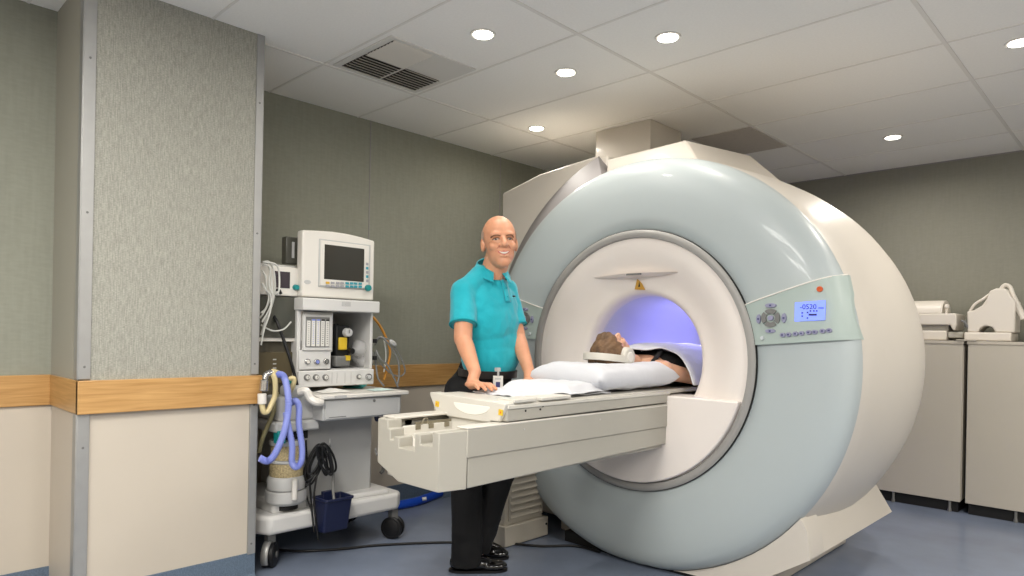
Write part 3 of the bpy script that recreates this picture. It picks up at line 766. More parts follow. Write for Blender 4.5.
# knobs and gauges
def dial(px, py, X, r, m1, m2, name):
    c = at(px, py, X=X)
    o = MB().cyl(c, c+Vector((.014,0,0)), r, r*.92).build(name, m1, A, bevel=.002)
    if m2: MB().cyl(c+Vector((.014,0,0)), c+Vector((.018,0,0)), r*.62, r*.55).build('dial_face', m2, o)
    return c, o
dial(306.8, 361.5, Xc+.01, .016, M_chrome, M_white, 'flow_knob'); dial(316.3, 361.8, Xc+.01, .016, M_chrome, M_hblue, 'flow_knob'); dial(325.6, 361.4, Xc+.01, .016, M_chrome, M_grey, 'flow_knob')
for px in (306.5, 315.5, 325): 
    c, o = dial(px, 377.3, Xc+.02, .017, M_grey, M_paper, 'pressure_gauge')
    MB().box(c.x+.018, c.y-.0012, c.z-.006, c.x+.0188, c.y+.0012, c.z+.006).build('needle', M_dark, o)
c, o = dial(358.3, 376.5, Xc+.02, .014, M_grey, M_paper, 'pressure_gauge'); dial(368, 376.8, Xc+.02, .02, M_chrome, M_lgrey, 'selector_knob')
ln = MB()
for px in (332, 337, 345, 351): q = at(px, 378, X=Xc+.0205); ln.box(q.x, q.y-.0015, q.z-.03, q.x+.001, q.y+.0015, q.z+.03)
ln.build('panel_joint', M_lgrey, A)
# top shelf
m = MB(); ts = B4(m, 303, 299.5, 380, 311.5, -3.17, .54); m.build('top_shelf', M_mach, A, bevel=.006, segs=3)
c = at(346, 304, X=-3.1695); MB().box(c.x-.001, c.y-.025, c.z-.012, c.x+.0005, c.y+.03, c.z+.012).cyl((c.x, c.y, c.z),(c.x+.002,c.y,c.z),.004,seg=8).build('emblem_plate', M_lgrey, A, bevel=.001)
# monitor
Xm = -3.215
a = at(301.5, 297, X=Xm); b = at(373.8, 300, X=Xm); zb = .5*(a.z+b.z); zT = .5*(at(301.5,229,X=Xm).z+at(373.8,238.5,X=Xm).z)
pts = [(a.y, zb), (b.y, zb), (b.y, zT-.012)]+[(b.y+(a.y-b.y)*t, zT-.012+.018*math.sin(PI*t)+.006*t) for t in (.2,.4,.6,.8)]+[(a.y, zT-.004)]
MB().prism(pts, 'x', Xm, Xm-.06).build('monitor', M_white, A, bevel=.01, segs=3)
MB().hexa([(Xm-.30,a.y+.12,zb+.01),(Xm-.09,a.y+.055,zb+.002),(Xm-.09,b.y-.0,zb+.002),(Xm-.30,b.y-.05,zb+.01),(Xm-.30,a.y+.12,zT-.06),(Xm-.09,a.y+.055,zT-.01),(Xm-.09,b.y-.0,zT-.02),(Xm-.30,b.y-.05,zT-.06)]).build('monitor_back', M_white, A, bevel=.01)
MB().box(Xm-.24, a.y+.05, ts[3]-.001, Xm-.04, b.y-.04, zb+.004).build('monitor_foot', M_dark, A)
m = MB(); B4(m, 319, 241.5, 370.5, 288.5, Xm+.006, .01); mo = m.build('monitor_bezel', M_lgrey, A, bevel=.004)
m = MB(); B4(m, 320.5, 243, 369, 287, Xm+.010, .01); m.build('monitor_inner_bezel', M_white, A, bevel=.003)
m = MB(); B4(m, 324.5, 246.5, 364.2, 280.5, Xm+.012, .004); m.build('monitor_screen', M_screen, A, bevel=.001)
def mb_(px, py, w, h, m_, nm='monitor_button'):
    c = at(px, py, X=Xm+.010); MB().box(c.x, c.y-w, c.z-h, c.x+.004, c.y+w, c.z+h).build(nm, m_, A)
M_bg = mat('grey_key', (168,168,172), .5); M_bt = mat('teal_key', (60,160,176), .5); M_by = mat('amber_key', (226,180,60), .5)
for i, px in enumerate((327.5, 332.5, 337.5, 342.0, 347, 351.5, 355.5, 360)):
    for j, dy in enumerate((0, 3.2)): mb_(px, 282.8+dy+(px-327)*.025, .010, .006, M_by if (i == 0 and j == 0) else M_bt if i > 3 else M_bg)
for k in range(5): mb_(367, 264+k*4.2, .007, .007, M_bt if k % 2 else M_bg)
c = at(367.3, 288, X=Xm+.01); MB().cyl(c, c+Vector((.022,0,0)), .019, .016, 24).build('monitor_knob', M_teal, A, bevel=.003)
c = at(307.5, 282, X=Xm+.0005); MB().cyl(c, c+Vector((.001,0,0)), .02, .019, 24, sx=.55).build('emblem', M_lgrey, A)
# side rack on the left: small patient monitor, shelf, smoked panel
m = MB(); sr = B4(m, 255, 266, 299.5, 295.5, -3.26, .28); m.build('side_module', M_white, A, bevel=.006)
m = MB(); B4(m, 274.5, 271.5, 290, 288, -3.258, .003); m.build('side_screen', mat('side_screen_glass', (66,58,66), .2), A)
c = at(295.3, 287.5, X=-3.26); MB().cyl(c, c+Vector((.022,0,0)), .016, .013).build('side_knob', M_teal, A)
MB().box(-3.66, sr[0]-.02, sr[3]+.0, -3.30, sr[1], sr[3]+.012).build('module_lid', M_lgrey, A)
m = MB(); B4(m, 286, 237, 299, 264, -3.31, .05); m.build('rear_bracket', M_absdark, A, bevel=.004)
m = MB(); B4(m, 292, 242, 294.5, 258, -3.308, .006); m.build('rear_bracket_glass', M_lgrey, A)
m = MB(); B4(m, 254, 296.5, 298, 337.5, -3.262, .012); m.build('smoked_panel', M_absdark, A)
m = MB(); B4(m, 254, 341.5, 298.5, 396, -3.30, .012); m.build('lower_rack_panel', mat('rack_brown', (78,72,58), .5), A)
m = MB(); s2 = B4(m, 255, 337.5, 300, 341.5, -3.27, .38); m.build('rack_shelf', M_white, A, bevel=.003)
m = MB(); B4(m, 299, 296, 303, 341, -3.25, .4); m.build('rack_post', M_white, A)
m = MB(); ob = B4(m, 254, 352, 294, 384, -3.285, .02); o = m.build('brass_regulator_box', M_olive, A, bevel=.006)
for k in range(3):
    c = at(274.5, 359.5+k*4.3, X=-3.284); MB().box(c.x, c.y-.009, c.z-.003, c.x+.002, c.y+.009, c.z+.003).build('indicator', M_lgrey, o)
m = MB(); B4(m, 278, 310, 283, 320, -3.36, .05); B4(m, 287, 314, 289, 318, -3.36, .05); m.build('rack_fitting', M_dark, A)
# vaporiser
vm = MB(); vy = B4(vm, 336, 325, 349.5, 363, -3.26, .12); vm.build('vaporiser_body', M_dark, A, bevel=.008)
c = at(346.3, 332.5, X=-3.255); k_ = MB().cyl(c, c+Vector((.03,0,0)), .026, .022).build('vaporiser_dial', M_lgrey, A, bevel=.002)
MB().box(c.x+.03, c.y-.0015, c.z-.004, c.x+.0315, c.y+.0015, c.z+.016).build('dial_mark', M_dark, k_)
m = MB(); B4(m, 339.5, 337.5, 347.5, 350, -3.245, .02); m.build('vaporiser_label', M_yellow, A, bevel=.006)
c = at(349.5, 351, X=-3.24); MB().cyl(c, c+Vector((.03,0,0)), .016).build('filler_cap', M_black, A)
m = MB(); B4(m, 346.5, 355.5, 350.5, 360.5, -3.228, .02); m.build('filler_label', M_yellow, A)
m = MB(); B4(m, 336, 356, 350.5, 366.5, -3.235, .13); m.build('vaporiser_foot', M_grey, A, bevel=.008)
m = MB(); B4(m, 334.5, 324, 338, 340, -3.27, .1); m.build('vaporiser_bracket', M_dark, A)
# wrapped tubing bag on the shelf
bg = MB()
random.seed(3)
for k in range(8):
    c = at(355+random.random()*14, 346+random.random()*18, X=-3.38+random.random()*.08); bg.ell(c, (.045,.035+random.random()*.02,.04))
o = bg.blob(.008, 3).build('wrapped_tubing_bag', M_plastic, None, base=tuple(at(362,366,X=-3.4)), angle=180)
tag(o, 'clear plastic bag of tubing on the machine shelf right of the black vaporiser', 'plastic bag')
# absorber head and canister
ab = MB(); B4(ab, 279, 396, 316, 421, -3.16, .3); ab.build('absorber_head', M_lgrey, A, bevel=.015, segs=3)
m = MB(); B4(m, 276, 421, 320, 431.5, -3.14, .34); m.build('absorber_plate', M_lgrey, A, bevel=.012, segs=3)
m = MB(); B4(m, 290, 386, 306, 398, -3.14, .12); m.build('absorber_dome', M_lgrey, A, bevel=.02, segs=4)
MB().tube([at(299,392,X=-3.11), at(306,391,X=-3.08), at(310,398,X=-3.07), at(316,402,X=-3.05), at(322,402,X=-3.05)], .02).build('white_elbow_pipe', M_white, A)
m = MB(); B4(m, 278, 431, 286, 444, -3.13, .05); m.build('teal_clip', M_teal, A, bevel=.004)
cxy = at(286, 470, X=-3.24); cx_, cy_ = -3.25, cxy.y+.008
zA, zB = at(286, 443, X=-3.2).z, at(286, 504, X=-3.17).z
def cz_(py): return at(286, py, X=-3.20).z
MB().lathe_z([(.083,cz_(477)),(.083,cz_(463))], cx_, cy_).lathe_z([(.08,cz_(460)),(.08,cz_(446))], cx_, cy_).build('canister_granules', M_granule, A)
MB().lathe_z([(.089,cz_(463.5)),(.089,cz_(460.5))], cx_, cy_).lathe_z([(.087,cz_(446)),(.087,cz_(441))], cx_, cy_).build('canister_band', M_lgrey, A, bevel=.003)
MB().lathe_z([(.085,cz_(477)),(.095,cz_(480)),(.095,cz_(490)),(.084,cz_(491))], cx_, cy_).lathe_z([(.100,cz_(491)),(.104,cz_(493)),(.104,cz_(502)),(.085,cz_(505))], cx_, cy_).build('canister_cup', M_lgrey, A, bevel=.003)
MB().lathe_z([(.06,cz_(505)),(.06,.28)], cx_, cy_).build('canister_stem', M_dark, A)
MB().box(-3.30, cy_-.02, cz_(441), -3.22, cy_+.10, cz_(431)).build('canister_holder', M_dark, A)
c = at(294.5, 494, X=-3.13); MB().cyl(c+Vector((0,0,-.03)), c+Vector((0,0,.075)), .014).build('drain_lever', M_white, A, bevel=.004)
# hoses that stay on the machine
def hose(name, pts, r, m_, par=None, corr=0, sub=8, seg=10):
    P = [at(p[0], p[1], X=p[2]) for p in pts]
    mb = MB().tube(P, r, seg=seg, sub=sub, corr=corr)
    return mb.build(name, m_, par, base=None if par is not None else tuple(P[-1]), angle=60)
o = hose('breathing_hose', [(277,374,-3.06),(284,377,-3.03),(288,395,-3.0),(288,412,-3.0),(284,432,-3.0),(276,452,-3.02),(268,461,-3.04),(259.5,458,-3.05)], .0150, M_hblue, None, .16, 22)
tag(o, 'long blue corrugated breathing hose hanging from the metal elbow down to the left', 'breathing hose')
o = hose('breathing_hose', [(291,403,-3.08),(296,401,-3.03),(299,408,-3.02),(299,425,-3.02),(302,448,-3.02),(301,462,-3.02),(296,467,-3.02),(292,462,-3.02),(292,445,-3.01),(288,425,-3.01),(286,412,-3.02)], .0140, M_hblue, None, .16, 16)
tag(o, 'second blue corrugated breathing hose looped beside the first one', 'breathing hose')
o = hose('cream_hose', [(283,376,-3.1),(278,373,-3.07),(272,372,-3.06),(275,380,-3.05),(275,395,-3.06),(271,405,-3.06),(268,411,-3.06),(264,412,-3.06),(262,405,-3.06),(262,398,-3.06)], .013, M_hcream)
tag(o, 'cream hose bent round beside the end of the oak rail', 'hose')
MB().cyl(at(262,404,X=-3.06), at(262,393.5,X=-3.06), .02).build('hose_connector', M_white, o, bevel=.003)['label'] = 'white connector'
o = MB().cyl(at(263.5,391,X=-3.06), at(264.5,380,X=-3.06), .022, .019).cyl(at(264.5,380,X=-3.06), at(267,373,X=-3.06), .014).cyl(at(267,374,X=-3.06), at(272,372,X=-3.06), .015).build('metal_elbow', M_chrome, None, base=tuple(at(263.5,391,X=-3.06)), bevel=.003)
tag(o, 'shiny metal hose elbow beside the end of the oak rail', 'hose fitting')
o = hose('olive_hose', [(277,392,-3.2),(274,410,-3.2),(268,425,-3.2),(262,440,-3.22),(259,452,-3.25)], .011, M_holive); tag(o, 'olive hose hanging behind the blue and cream hoses', 'hose')
o = hose('green_ended_hose', [(287,386,-3.12),(290,379,-3.1),(294,379,-3.09),(293,386,-3.1),(290,392,-3.14)], .012, M_hcream); tag(o, 'short cream bent hose with a green end above the absorber', 'hose')
MB().cyl(at(286.5,384,X=-3.11), at(290,380,X=-3.1), .014).build('green_end', M_teal, o)['label'] = 'green end piece'
o = hose('black_lead', [(271,312,-3.30),(277,322,-3.24),(283,338,-3.22),(291,362,-3.2),(297,385,-3.2)], .0085, M_black); tag(o, 'black lead hanging diagonally across the left rack of the machine', 'cable')
o = hose('white_arc_cable', [(261,325,-3.24),(268,329,-3.22),(275,331,-3.22),(284,329,-3.22),(291,322,-3.24)], .004, M_hwhite); tag(o, 'white cable hanging in a shallow arc in the left rack', 'cable')
random.seed(11)
cb = [((262,262),(269,262),(274,272),(275,290),(272,305),(266,318),(261,335)), ((262,266),(267,263),(271,275),(272,292),(270,300),(264,312),(260,318)),
      ((262,270),(266,278),(266,290),(269,297),(266,308),(261,313)), ((263,264),(270,268),(269,285),(273,296),(269,310),(262,322)), ((263,262),(275,264),(279,272),(279,290),(276,294)), ((262,283),(266,290),(271,297),(270,312),(264,330),(261,345))]
for i, p in enumerate(cb):
    o = hose('white_cable', [(q[0]+.0, q[1], -3.22+.006*i+.01*(k % 2)) for k, q in enumerate(p)], .0045, M_hwhite)
    tag(o, 'white monitoring cable tangled with others in front of the small left monitor', 'cable', 'tangled white monitoring cables')
o = hose('dark_sensor_lead', [(275,290,-3.22),(279,290,-3.2),(281,294,-3.2)], .007, M_dark); tag(o, 'small dark sensor plug hanging under the small left monitor', 'sensor')
# coiled black cables on the column hook
hk = MB().tube([at(330,448,X=-3.27), at(330,444,X=-3.2), at(330,439,X=-3.2)], .004).build('cable_hook', M_lgrey, A)
random.seed(5)
for i in range(8):
    w0 = 9+random.random()*10; h0 = 22+random.random()*16; cx0 = 319+random.random()*5; top = 443+random.random()*3
    P = []
    for k in range(12):
        a = 2*PI*k/12
        P.append(at(cx0+(-w0 if i < 4 else w0*.7)*.5*(1-math.cos(a*1.0))*(.9)+w0*.35*math.sin(a), top+h0*(1-math.cos(a))*.5*1.15, X=-3.2+.012*i+.01*math.sin(a)))
    o = MB().tube(P, .006, closed=True).build('coiled_cable', M_black, None, base=tuple(at(cx0, top, X=-3.2)))
    tag(o, 'coil of black cable hanging on the machine hook above the navy bin', 'cable', 'black cables coiled on the hook')
for i, p in enumerate([[(318,446,-3.19),(310,470,-3.18),(311,500,-3.17),(314,532,-3.14)], [(321,446,-3.17),(317,475,-3.16),(314,500,-3.14),(318,540,-3.12)], [(306,440,-3.24),(307,470,-3.22),(305,490,-3.2),(312,512,-3.16)]]):
    o = hose('hanging_cable', p, .0052, M_black); tag(o, 'black cable hanging straight down past the left side of the navy bin', 'cable', 'hanging black cables')
o = hose('grey_hose_end', [(330,452,-3.16),(333,470,-3.15),(333,488,-3.14),(334,500,-3.12)], .0075, M_hgrey); tag(o, 'grey tube running down from the hook into the navy bin', 'tube')
# navy bin
bt = [at(322,499,X=-3.10), at(349,500,X=-3.10)]; bb = [at(322,533,X=-3.10), at(347,534,X=-3.10)]
z1b, z0b = bt[0].z, bb[0].z
N = thing('navy_bin', 'small open navy blue bin hung on the front of the machine base', 'bin', (-3.13, (bt[0].y+bt[1].y)/2, z0b))
def ringb(yA, yB, xf, dp, z): return [(xf, yA+.01, z),(xf, yB-.01, z),(xf-.012, yB, z),(xf-dp, yB, z),(xf-dp, yA, z),(xf-.012, yA, z)]
MB().loft([ringb(bb[0].y,bb[1].y,-3.085,.085,z0b), ringb(bt[0].y,bt[1].y,-3.06,.12,z1b-.015), ringb(bt[0].y-.006,bt[1].y+.006,-3.052,.136,z1b-.012), ringb(bt[0].y-.006,bt[1].y+.006,-3.052,.136,z1b),
           ringb(bt[0].y+.006,bt[1].y-.006,-3.064,.112,z1b), ringb(bb[0].y+.01,bb[1].y-.01,-3.09,.07,z0b+.03)], True, True).build('bin_body', M_navy, N, bevel=.003)
MB().box(-3.195, bt[0].y+.05, z1b-.05, -3.17, bt[1].y-.05, z1b+.015).build('hanger', M_navy, N)
# things on the worktop
cm = quadmap([tuple(at(342,388,Z=WT)), tuple(at(362,389,Z=WT)), tuple(at(372,382,Z=WT)), tuple(at(352,380,Z=WT))])
def msk(u, v):
    p = cm(u, v); e = min(u, 1-u, v, 1-v); p.z = WT+.002+.025*sm(e*4)*(.7+.5*nz(p.x, p.y, 1, 22)); return p
cloth(msk, 'face_mask', M_tealcloth, 'crumpled turquoise face mask on the machine worktop', 'face mask', (-3.2,2.1,WT), 16, 12, .003)
cm2 = quadmap([(-3.12,y0+.03,0),(-3.12,y0+.20,0),(-3.22,y0+.24,0),(-3.24,y0+.05,0)])
def pap(u, v):
    p = cm2(u, v); e = min(u, 1-u, v, 1-v); p.z = WT+.002+.015*sm(e*4)*(.5+nz(p.x, p.y, 6, 16)); return p
cloth(pap, 'crumpled_wrapper', M_paper, 'crumpled white wrapper on the machine worktop left of the turquoise mask', 'wrapper', (-3.2,1.95,WT), 14, 12, .002)
cm3 = quadmap([(-3.09,y1-.16,0),(-3.10,y1-.02,0),(-3.20,y1-.03,0),(-3.20,y1-.14,0)])
def pap2(u, v):
    p = cm3(u, v); p.z = WT+.002+.012*sm(min(u,1-u,v,1-v)*4)*(.5+nz(p.x, p.y, 9, 18)); return p
cloth(pap2, 'white_gauze', mat('pale_teal_gauze', (206,230,226), .8), 'pale gauze piece at the right end of the machine worktop', 'gauze', (-3.15,2.3,WT), 12, 10, .002)
# cable loops on the right side of the machine
for i, (p, r, mt, lb) in enumerate([
    ([(375,345,-3.3),(380,338,-3.27),(390,341,-3.25),(400,356,-3.25),(405,370,-3.25),(401,376,-3.26),(392,374,-3.28),(382,365,-3.3),(376,355,-3.3)], .0045, M_hgrey, 'thin grey cable in the widest loop on the right side of the machine'),
    ([(375,342,-3.28),(381,337,-3.25),(391,347,-3.24),(398,360,-3.24),(399,376,-3.24),(397,386,-3.24)], .006, M_hgrey, 'grey tube curving over and down on the right side of the machine'),
    ([(376,350,-3.27),(380,358,-3.25),(388,366,-3.24),(394,378,-3.24),(398,387,-3.24)], .0055, M_hgrey, 'grey tube running diagonally down to the right of the gauges'),
    ([(375,352,-3.3),(376,365,-3.28),(378,378,-3.26),(384,386,-3.25)], .0055, M_hgrey, 'grey tube hanging close against the right side of the machine'),
    ([(384,340,-3.3),(386,355,-3.3),(384,372,-3.3)], .004, M_hwhite, 'thin white cable hanging inside the cable loops')]):
    o = hose('side_cable', p, r, mt); tag(o, lb, 'cable')
o = hose('orange_hose', [(373,317,-3.42),(380,326,-3.40),(386,338,-3.38),(390,352,-3.36),(387,368,-3.34),(384,380,-3.32)], .0075, M_horange); tag(o, 'orange gas hose arching out of the right side of the machine', 'gas hose')
o = MB().ell(at(393,343,X=-3.23), (.012,.03,.014), Matrix.Rotation(-.6,3,'X')).build('cable_clip', M_lgrey, None, base=tuple(at(393,343,X=-3.23))); tag(o, 'pale clip holding the cable loops together', 'clip')
for q0 in (339, 356):
    mm2 = MB(); B4(mm2, 373.8, q0, 376.8, q0+4, -3.24, .04); mm2.build('cable_socket', M_dark, A)
o = hose('dangling_lead', [(375.5,416,-3.18),(380,425,-3.16),(380,440,-3.16),(377,455,-3.16),(375.5,448,-3.18)], .004, M_hgrey); tag(o, 'thin grey lead dangling from a blue plug beside the end of the table', 'cable')
MB().ell(at(377,418,X=-3.16), (.012,.016,.02)).build('blue_plug', M_navy, o)['label'] = 'blue plug'
o = hose('wall_lead', [(384,462,-3.75),(383,470,-3.75),(380.5,473,-3.75)], .012, M_hgrey); tag(o, 'small dark cable end hanging in front of the cream wall', 'cable end')
# floor cable, blue hose
P = [at(268,549,Z=.008), at(300,551,Z=.008), at(340,549,Z=.008), at(380,545,Z=.008), at(440,542.5,Z=.008), at(500,543,Z=.008), at(540,546,Z=.008), at(575,546,Z=.008), at(600,552,Z=.008)]
o = MB().tube(P, .007).build('floor_cable', M_black, None, base=tuple(P[0]), angle=60); tag(o, 'black cable lying across the floor from the machine to the scanner', 'cable')
P = [at(385,507,Z=.03), at(402,504.5,Z=.03), at(418,501,Z=.03), at(432,496,Z=.03), at(440,493,Z=.03)]
o = MB().tube(P, .029, seg=16).build('blue_hose', M_bluebright, None, base=tuple(P[0]), angle=60); tag(o, 'bright blue hose with a white tag on the floor by the left wall', 'hose')
q = at(424,499,Z=.055); MB().cyl(q+Vector((-.006,-.01,0)), q+Vector((.012,.012,.004)), .012).build('white_tag', M_white, o)
# =====================================================================  THE STANDING MAN
def W(px, py, d): return at(px, py, D=d)
RZ = lambda a: Matrix.Rotation(a, 3, 'Z')
MAN = thing('person', 'bald smiling man in a turquoise polo and black trousers standing behind the table', 'person', (-2.47, 2.33, 0))
HC_ = W(499.5, 242.5, 3.27)                      # head centre
toCam = Vector((-HC_.x, -HC_.y, 0)).normalized()
fa = math.radians(12)                        # face turned slightly to the picture's right
rightv = Vector((-toCam.y, toCam.x, 0))      # picture right, seen from the camera
fwd = (toCam*math.cos(fa)+rightv*math.sin(fa)).normalized()
left = Vector((-fwd.y, fwd.x, 0)) * 1        # the man's left
upv = Vector((0,0,1))
tilt = Matrix.Rotation(math.radians(4), 3, fwd)  # slight tilt
upv = tilt@upv; left = tilt@left
HR = Matrix((left, fwd, upv)).transposed()   # columns: left, forward, up
def H(x, y, z): return HC_+HR@Vector((x, y, z))
k = 1.04
shR, shL = W(464, 293, 3.24), W(506, 292, 3.46)
elR, wrR = W(463, 339, 3.14), W(475, 372, 2.985)
elL, wrL = W(517, 336, 3.40), W(529, 371, 3.26)
neck0 = W(491, 277, 3.35)
chest = W(486, 312, 3.36); waist = W(489, 356, 3.38); pelvis = W(481, 388, 3.42)
hipR, hipL = W(468, 400, 3.35), W(490, 400, 3.50)
knR, knL = W(467, 470, 3.36), W(499, 474, 3.46)
anR, anL = W(465, 554, 3.39), W(478, 546, 3.48)
BR = RZ(math.radians(0))
b = MB()
# skull, jaw, features
b.ell(H(0,-.012,.028), (.079*k,.098*k,.098*k), HR, 28, 18)
b.ell(H(0,.020,-.042), (.0625*k,.073*k,.082*k), HR, 24, 14)
b.ell(H(0,.058,-.099), (.034*k,.032*k,.028*k), HR)
b.ell(H(0,.070,.030), (.058*k,.022*k,.020*k), HR)
for s in (-1, 1):
    b.ell(H(s*.042,.060,-.026), (.025*k,.027*k,.023*k), HR)
    b.ell(H(s*.082,-.008,-.012), (.011,.020,.034), HR)
    b.ell(H(s*.015,.096,-.024), (.011,.012,.010), HR)
    b.ell(H(s*.040,.036,-.064), (.020,.030,.030), HR)
b.limb(H(0,.084,.018), .010, H(0,.109,-.020), .0155)
b.ell(H(0,.084,-.074), (.022,.014,.008), HR)
# neck and trunk (kept inside the clothes)
b.limb(H(0,-.02,-.05), .062, neck0+Vector((0,0,-.02)), .064)
b.limb(shR, .050, shL, .050); b.limb(shR*.5+chest*.5, .07, shL*.5+chest*.5, .07)
b.ell(chest, (.095,.145,.15), BR); b.ell(waist, (.085,.12,.13), BR); b.ell(pelvis, (.09,.13,.12), BR)
b.limb(chest, .09, waist, .085); b.limb(waist, .085, pelvis, .09)
def arm(s, e, w, r=(.047,.043,.040,.027)):
    b.limb(s, r[0], e, r[1]); m_ = e*.72+w*.28
    b.limb(e, r[1]*.93, m_, r[2]); b.limb(m_, r[2], w, r[3])
arm(shR, elR, wrR); arm(shL, elL, wrL)
for h_, kn, an in ((hipR, knR, anR), (hipL, knL, anL)):
    b.limb(h_, .075, kn, .05); b.limb(kn, .05, an, .036)
# right hand spread flat on the table end, fingers toward the camera's right
def hand(w, palm, dirv, side, up=Vector((0,0,1)), fl=1.0, thumb=1):
    dirv = dirv.normalized(); side = side.normalized()
    R = Matrix((side, dirv, up)).transposed()
    b.limb(w, .026, palm-dirv*.025, .024)
    b.ell(palm, (.041,.050,.018), R)
    b.ell(palm-dirv*.02+side*.02*thumb, (.022,.034,.02), R)
    tips = []
    for i, (o, L, sp) in enumerate(((.031,.066,.16),(.011,.075,.05),(-.010,.070,-.06),(-.030,.054,-.18))):
        o *= thumb; sp *= thumb
        base = palm+dirv*.040+side*o+up*.004
        d1 = (dirv+side*sp+up*.12).normalized(); d2 = (dirv+side*sp-up*.35).normalized(); d3 = (dirv+side*sp-up*.45).normalized()
        p1 = base+d1*L*.42*fl; p2 = p1+d2*L*.32*fl; p3 = p2+d3*L*.26*fl
        b.limb(base-dirv*.03, .0095, base, .0105); b.limb(base, .0103, p1, .0095); b.limb(p1, .0095, p2, .0088); b.limb(p2, .0088, p3, .0078); tips.append((p3, d3))
    t0 = palm-dirv*.022+side*.034*thumb; t1 = t0+(side*thumb*.8+dirv*.75-up*.1).normalized()*.036; t2 = t1+(side*thumb*.35+dirv-up*.2).normalized()*.028
    b.limb(t0, .0125, t1, .0115); b.limb(t1, .011, t2, .0095)
    return tips
palmR = Vector((-2.165, 1.992, .976))
hand(wrR, palmR, Vector((.62,-.12,-.02)), Vector((.12,.75,0)), thumb=1, fl=1.12)
palmL = Vector((-2.165, 2.375, .972)); 
hand(wrL, palmL, Vector((.7,.35,-.05)), Vector((-.3,.7,0)), thumb=-1, fl=.95)
for an, tw in ((anR, None), (anL, None)):
    b.limb(an, .034, Vector((an.x, an.y, .06)), .028)
b.blob(.0042, 3, .5)
me_skin = b
# colour the lips by where they sit
lipc = H(0,.094,-.058)
for f in b.bm.faces:
    p = HR.transposed()@(f.calc_center_median()-HC_)
    if p.y > .06 and abs(p.x) < .030 and abs(p.z-(-.0605+9*p.x*p.x)) < .0105-.22*abs(p.x): f.material_index = 1
body = b.build('body', [M_skin, M_lip], MAN, angle=180)
# face parts, each laid on the skin
def onface(x, z, off=0.0):
    o_ = H(x, .3, z)-polo_org; ok, loc, nrm, _ = body.ray_cast(o_, -HR.col[1])
    return (loc+polo_org+HR.col[1]*off) if ok else H(x, .095, z)
polo_org = Vector(ORG[MAN.name])
bpy.context.view_layer.update()
for s in (-1, 1):
    e = MB().grid(lambda u, v: onface(s*(.0195+.028*u), .007+.0034*(2*v-1)*math.sin(PI*min(.97,max(.03,u)))-.002*u, .0012), 10, 4).build('eye', M_eye, MAN, angle=180, solid=.0008, offset=0)
    MB().cyl(onface(s*.0335, .0068, .0010), onface(s*.0335, .0068, .0030), .0054, .0050, 14).build('iris', M_iris, e)
    MB().tube([onface(s*.0180, .0085, .0015), onface(s*.026, .0122, .002), onface(s*.038, .0120, .002), onface(s*.0490, .0055, .0015)], .0027).build('eyelid', M_brow, e)
    MB().tube([onface(s*.014, .0205, .001), onface(s*.028, .0245, .001), onface(s*.044, .0235, .001), onface(s*.055, .0165, .001)], .0030).build('eyebrow', M_brow, MAN, angle=180)
def tooth(u, v):
    x = (u-.5)*.046; return onface(x, -.0565+8*x*x-.0085*v*(1-(2*u-1)**2*.8), .0012)
MB().grid(tooth, 14, 3).build('teeth', M_tooth, MAN, solid=.001, angle=180, offset=0)
for s in (-1, 1):      # smile creases and nostrils
    MB().tube([onface(s*.020,-.026,.0), onface(s*.031,-.038,.0), onface(s*.037,-.054,.0)], .0012).build('smile_crease', M_lip, MAN, angle=180)
# short grey hair at sides and back
hm = MB().ell(H(0,-.014,.026), (.0815*k,.1005*k,.0985*k), HR, 40, 26)
dele = []
for f in hm.bm.faces:
    p = HR.transposed()@(f.calc_center_median()-HC_)
    if p.y > .018-.25*max(0, -p.z) or p.z > .062-.10*(p.y+.05) or p.z < -.065 or p.y > .03: dele.append(f)
bmesh.ops.delete(hm.bm, geom=dele, context='FACES'); hm.build('hair', M_hairg, MAN, angle=180)

# polo shirt
p = MB()
p.limb(shR+Vector((0,0,.004)), .064, shL+Vector((0,0,.004)), .064)
p.limb(shR+Vector((.0,.01,.016)), .056, W(482,277,3.32), .063); p.limb(shL+Vector((0,-.03,.012)), .056, W(497,280,3.40), .056); p.ell(neck0+Vector((0,0,-.055)), (.085,.085,.06))
p.ell(chest+Vector((.005,0,.01)), (.128,.190,.165), BR, 28, 18); p.ell(chest+Vector((.028,0,-.05)), (.118,.172,.15), BR, 28, 18)
p.ell(waist+Vector((.012,0,.0)), (.128,.165,.14), BR, 28, 18); p.ell(waist+Vector((.012,.0,.07)), (.125,.168,.14), BR, 28, 18)
p.cyl(waist, waist+Vector((-.012,0,-.085)), .13, .125)
def sleeve(s, e, t, r0, r1):
    m_ = s+(e-s)*t; p.ell(s, r0*1.0); p.cyl(s, m_, r0, r1, 24)
    return m_
hmR = sleeve(shR, elR, .70, .065, .065); hmL = sleeve(shL, elL, .78, .064, .062)
# folds
random.seed(2)
p.blob(.006, 5, .5)
for v in p.bm.verts:
    c = v.co
    d = .0055*nz(c.x*1.0, c.y*1.0, c.z*.55, 13)+.003*nz(c.x, c.y, c.z, 28)
    v.co = c+v.normal*d
polo = p.build('polo_shirt', M_polo, MAN, angle=180); bpy.context.view_layer.update()
def hem(s, e, t, r):
    ax = (e-s).normalized(); c = s+(e-s)*t; u = ax.orthogonal().normalized(); w_ = ax.cross(u)
    MB().tube([c+u*r*math.cos(2*PI*k/16)+w_*r*math.sin(2*PI*k/16) for k in range(16)], .0045, closed=True, sub=3, seg=8).build('sleeve_hem', M_polod, polo, angle=180)
hem(shR, elR, .69, .064); hem(shL, elL, .77, .061)
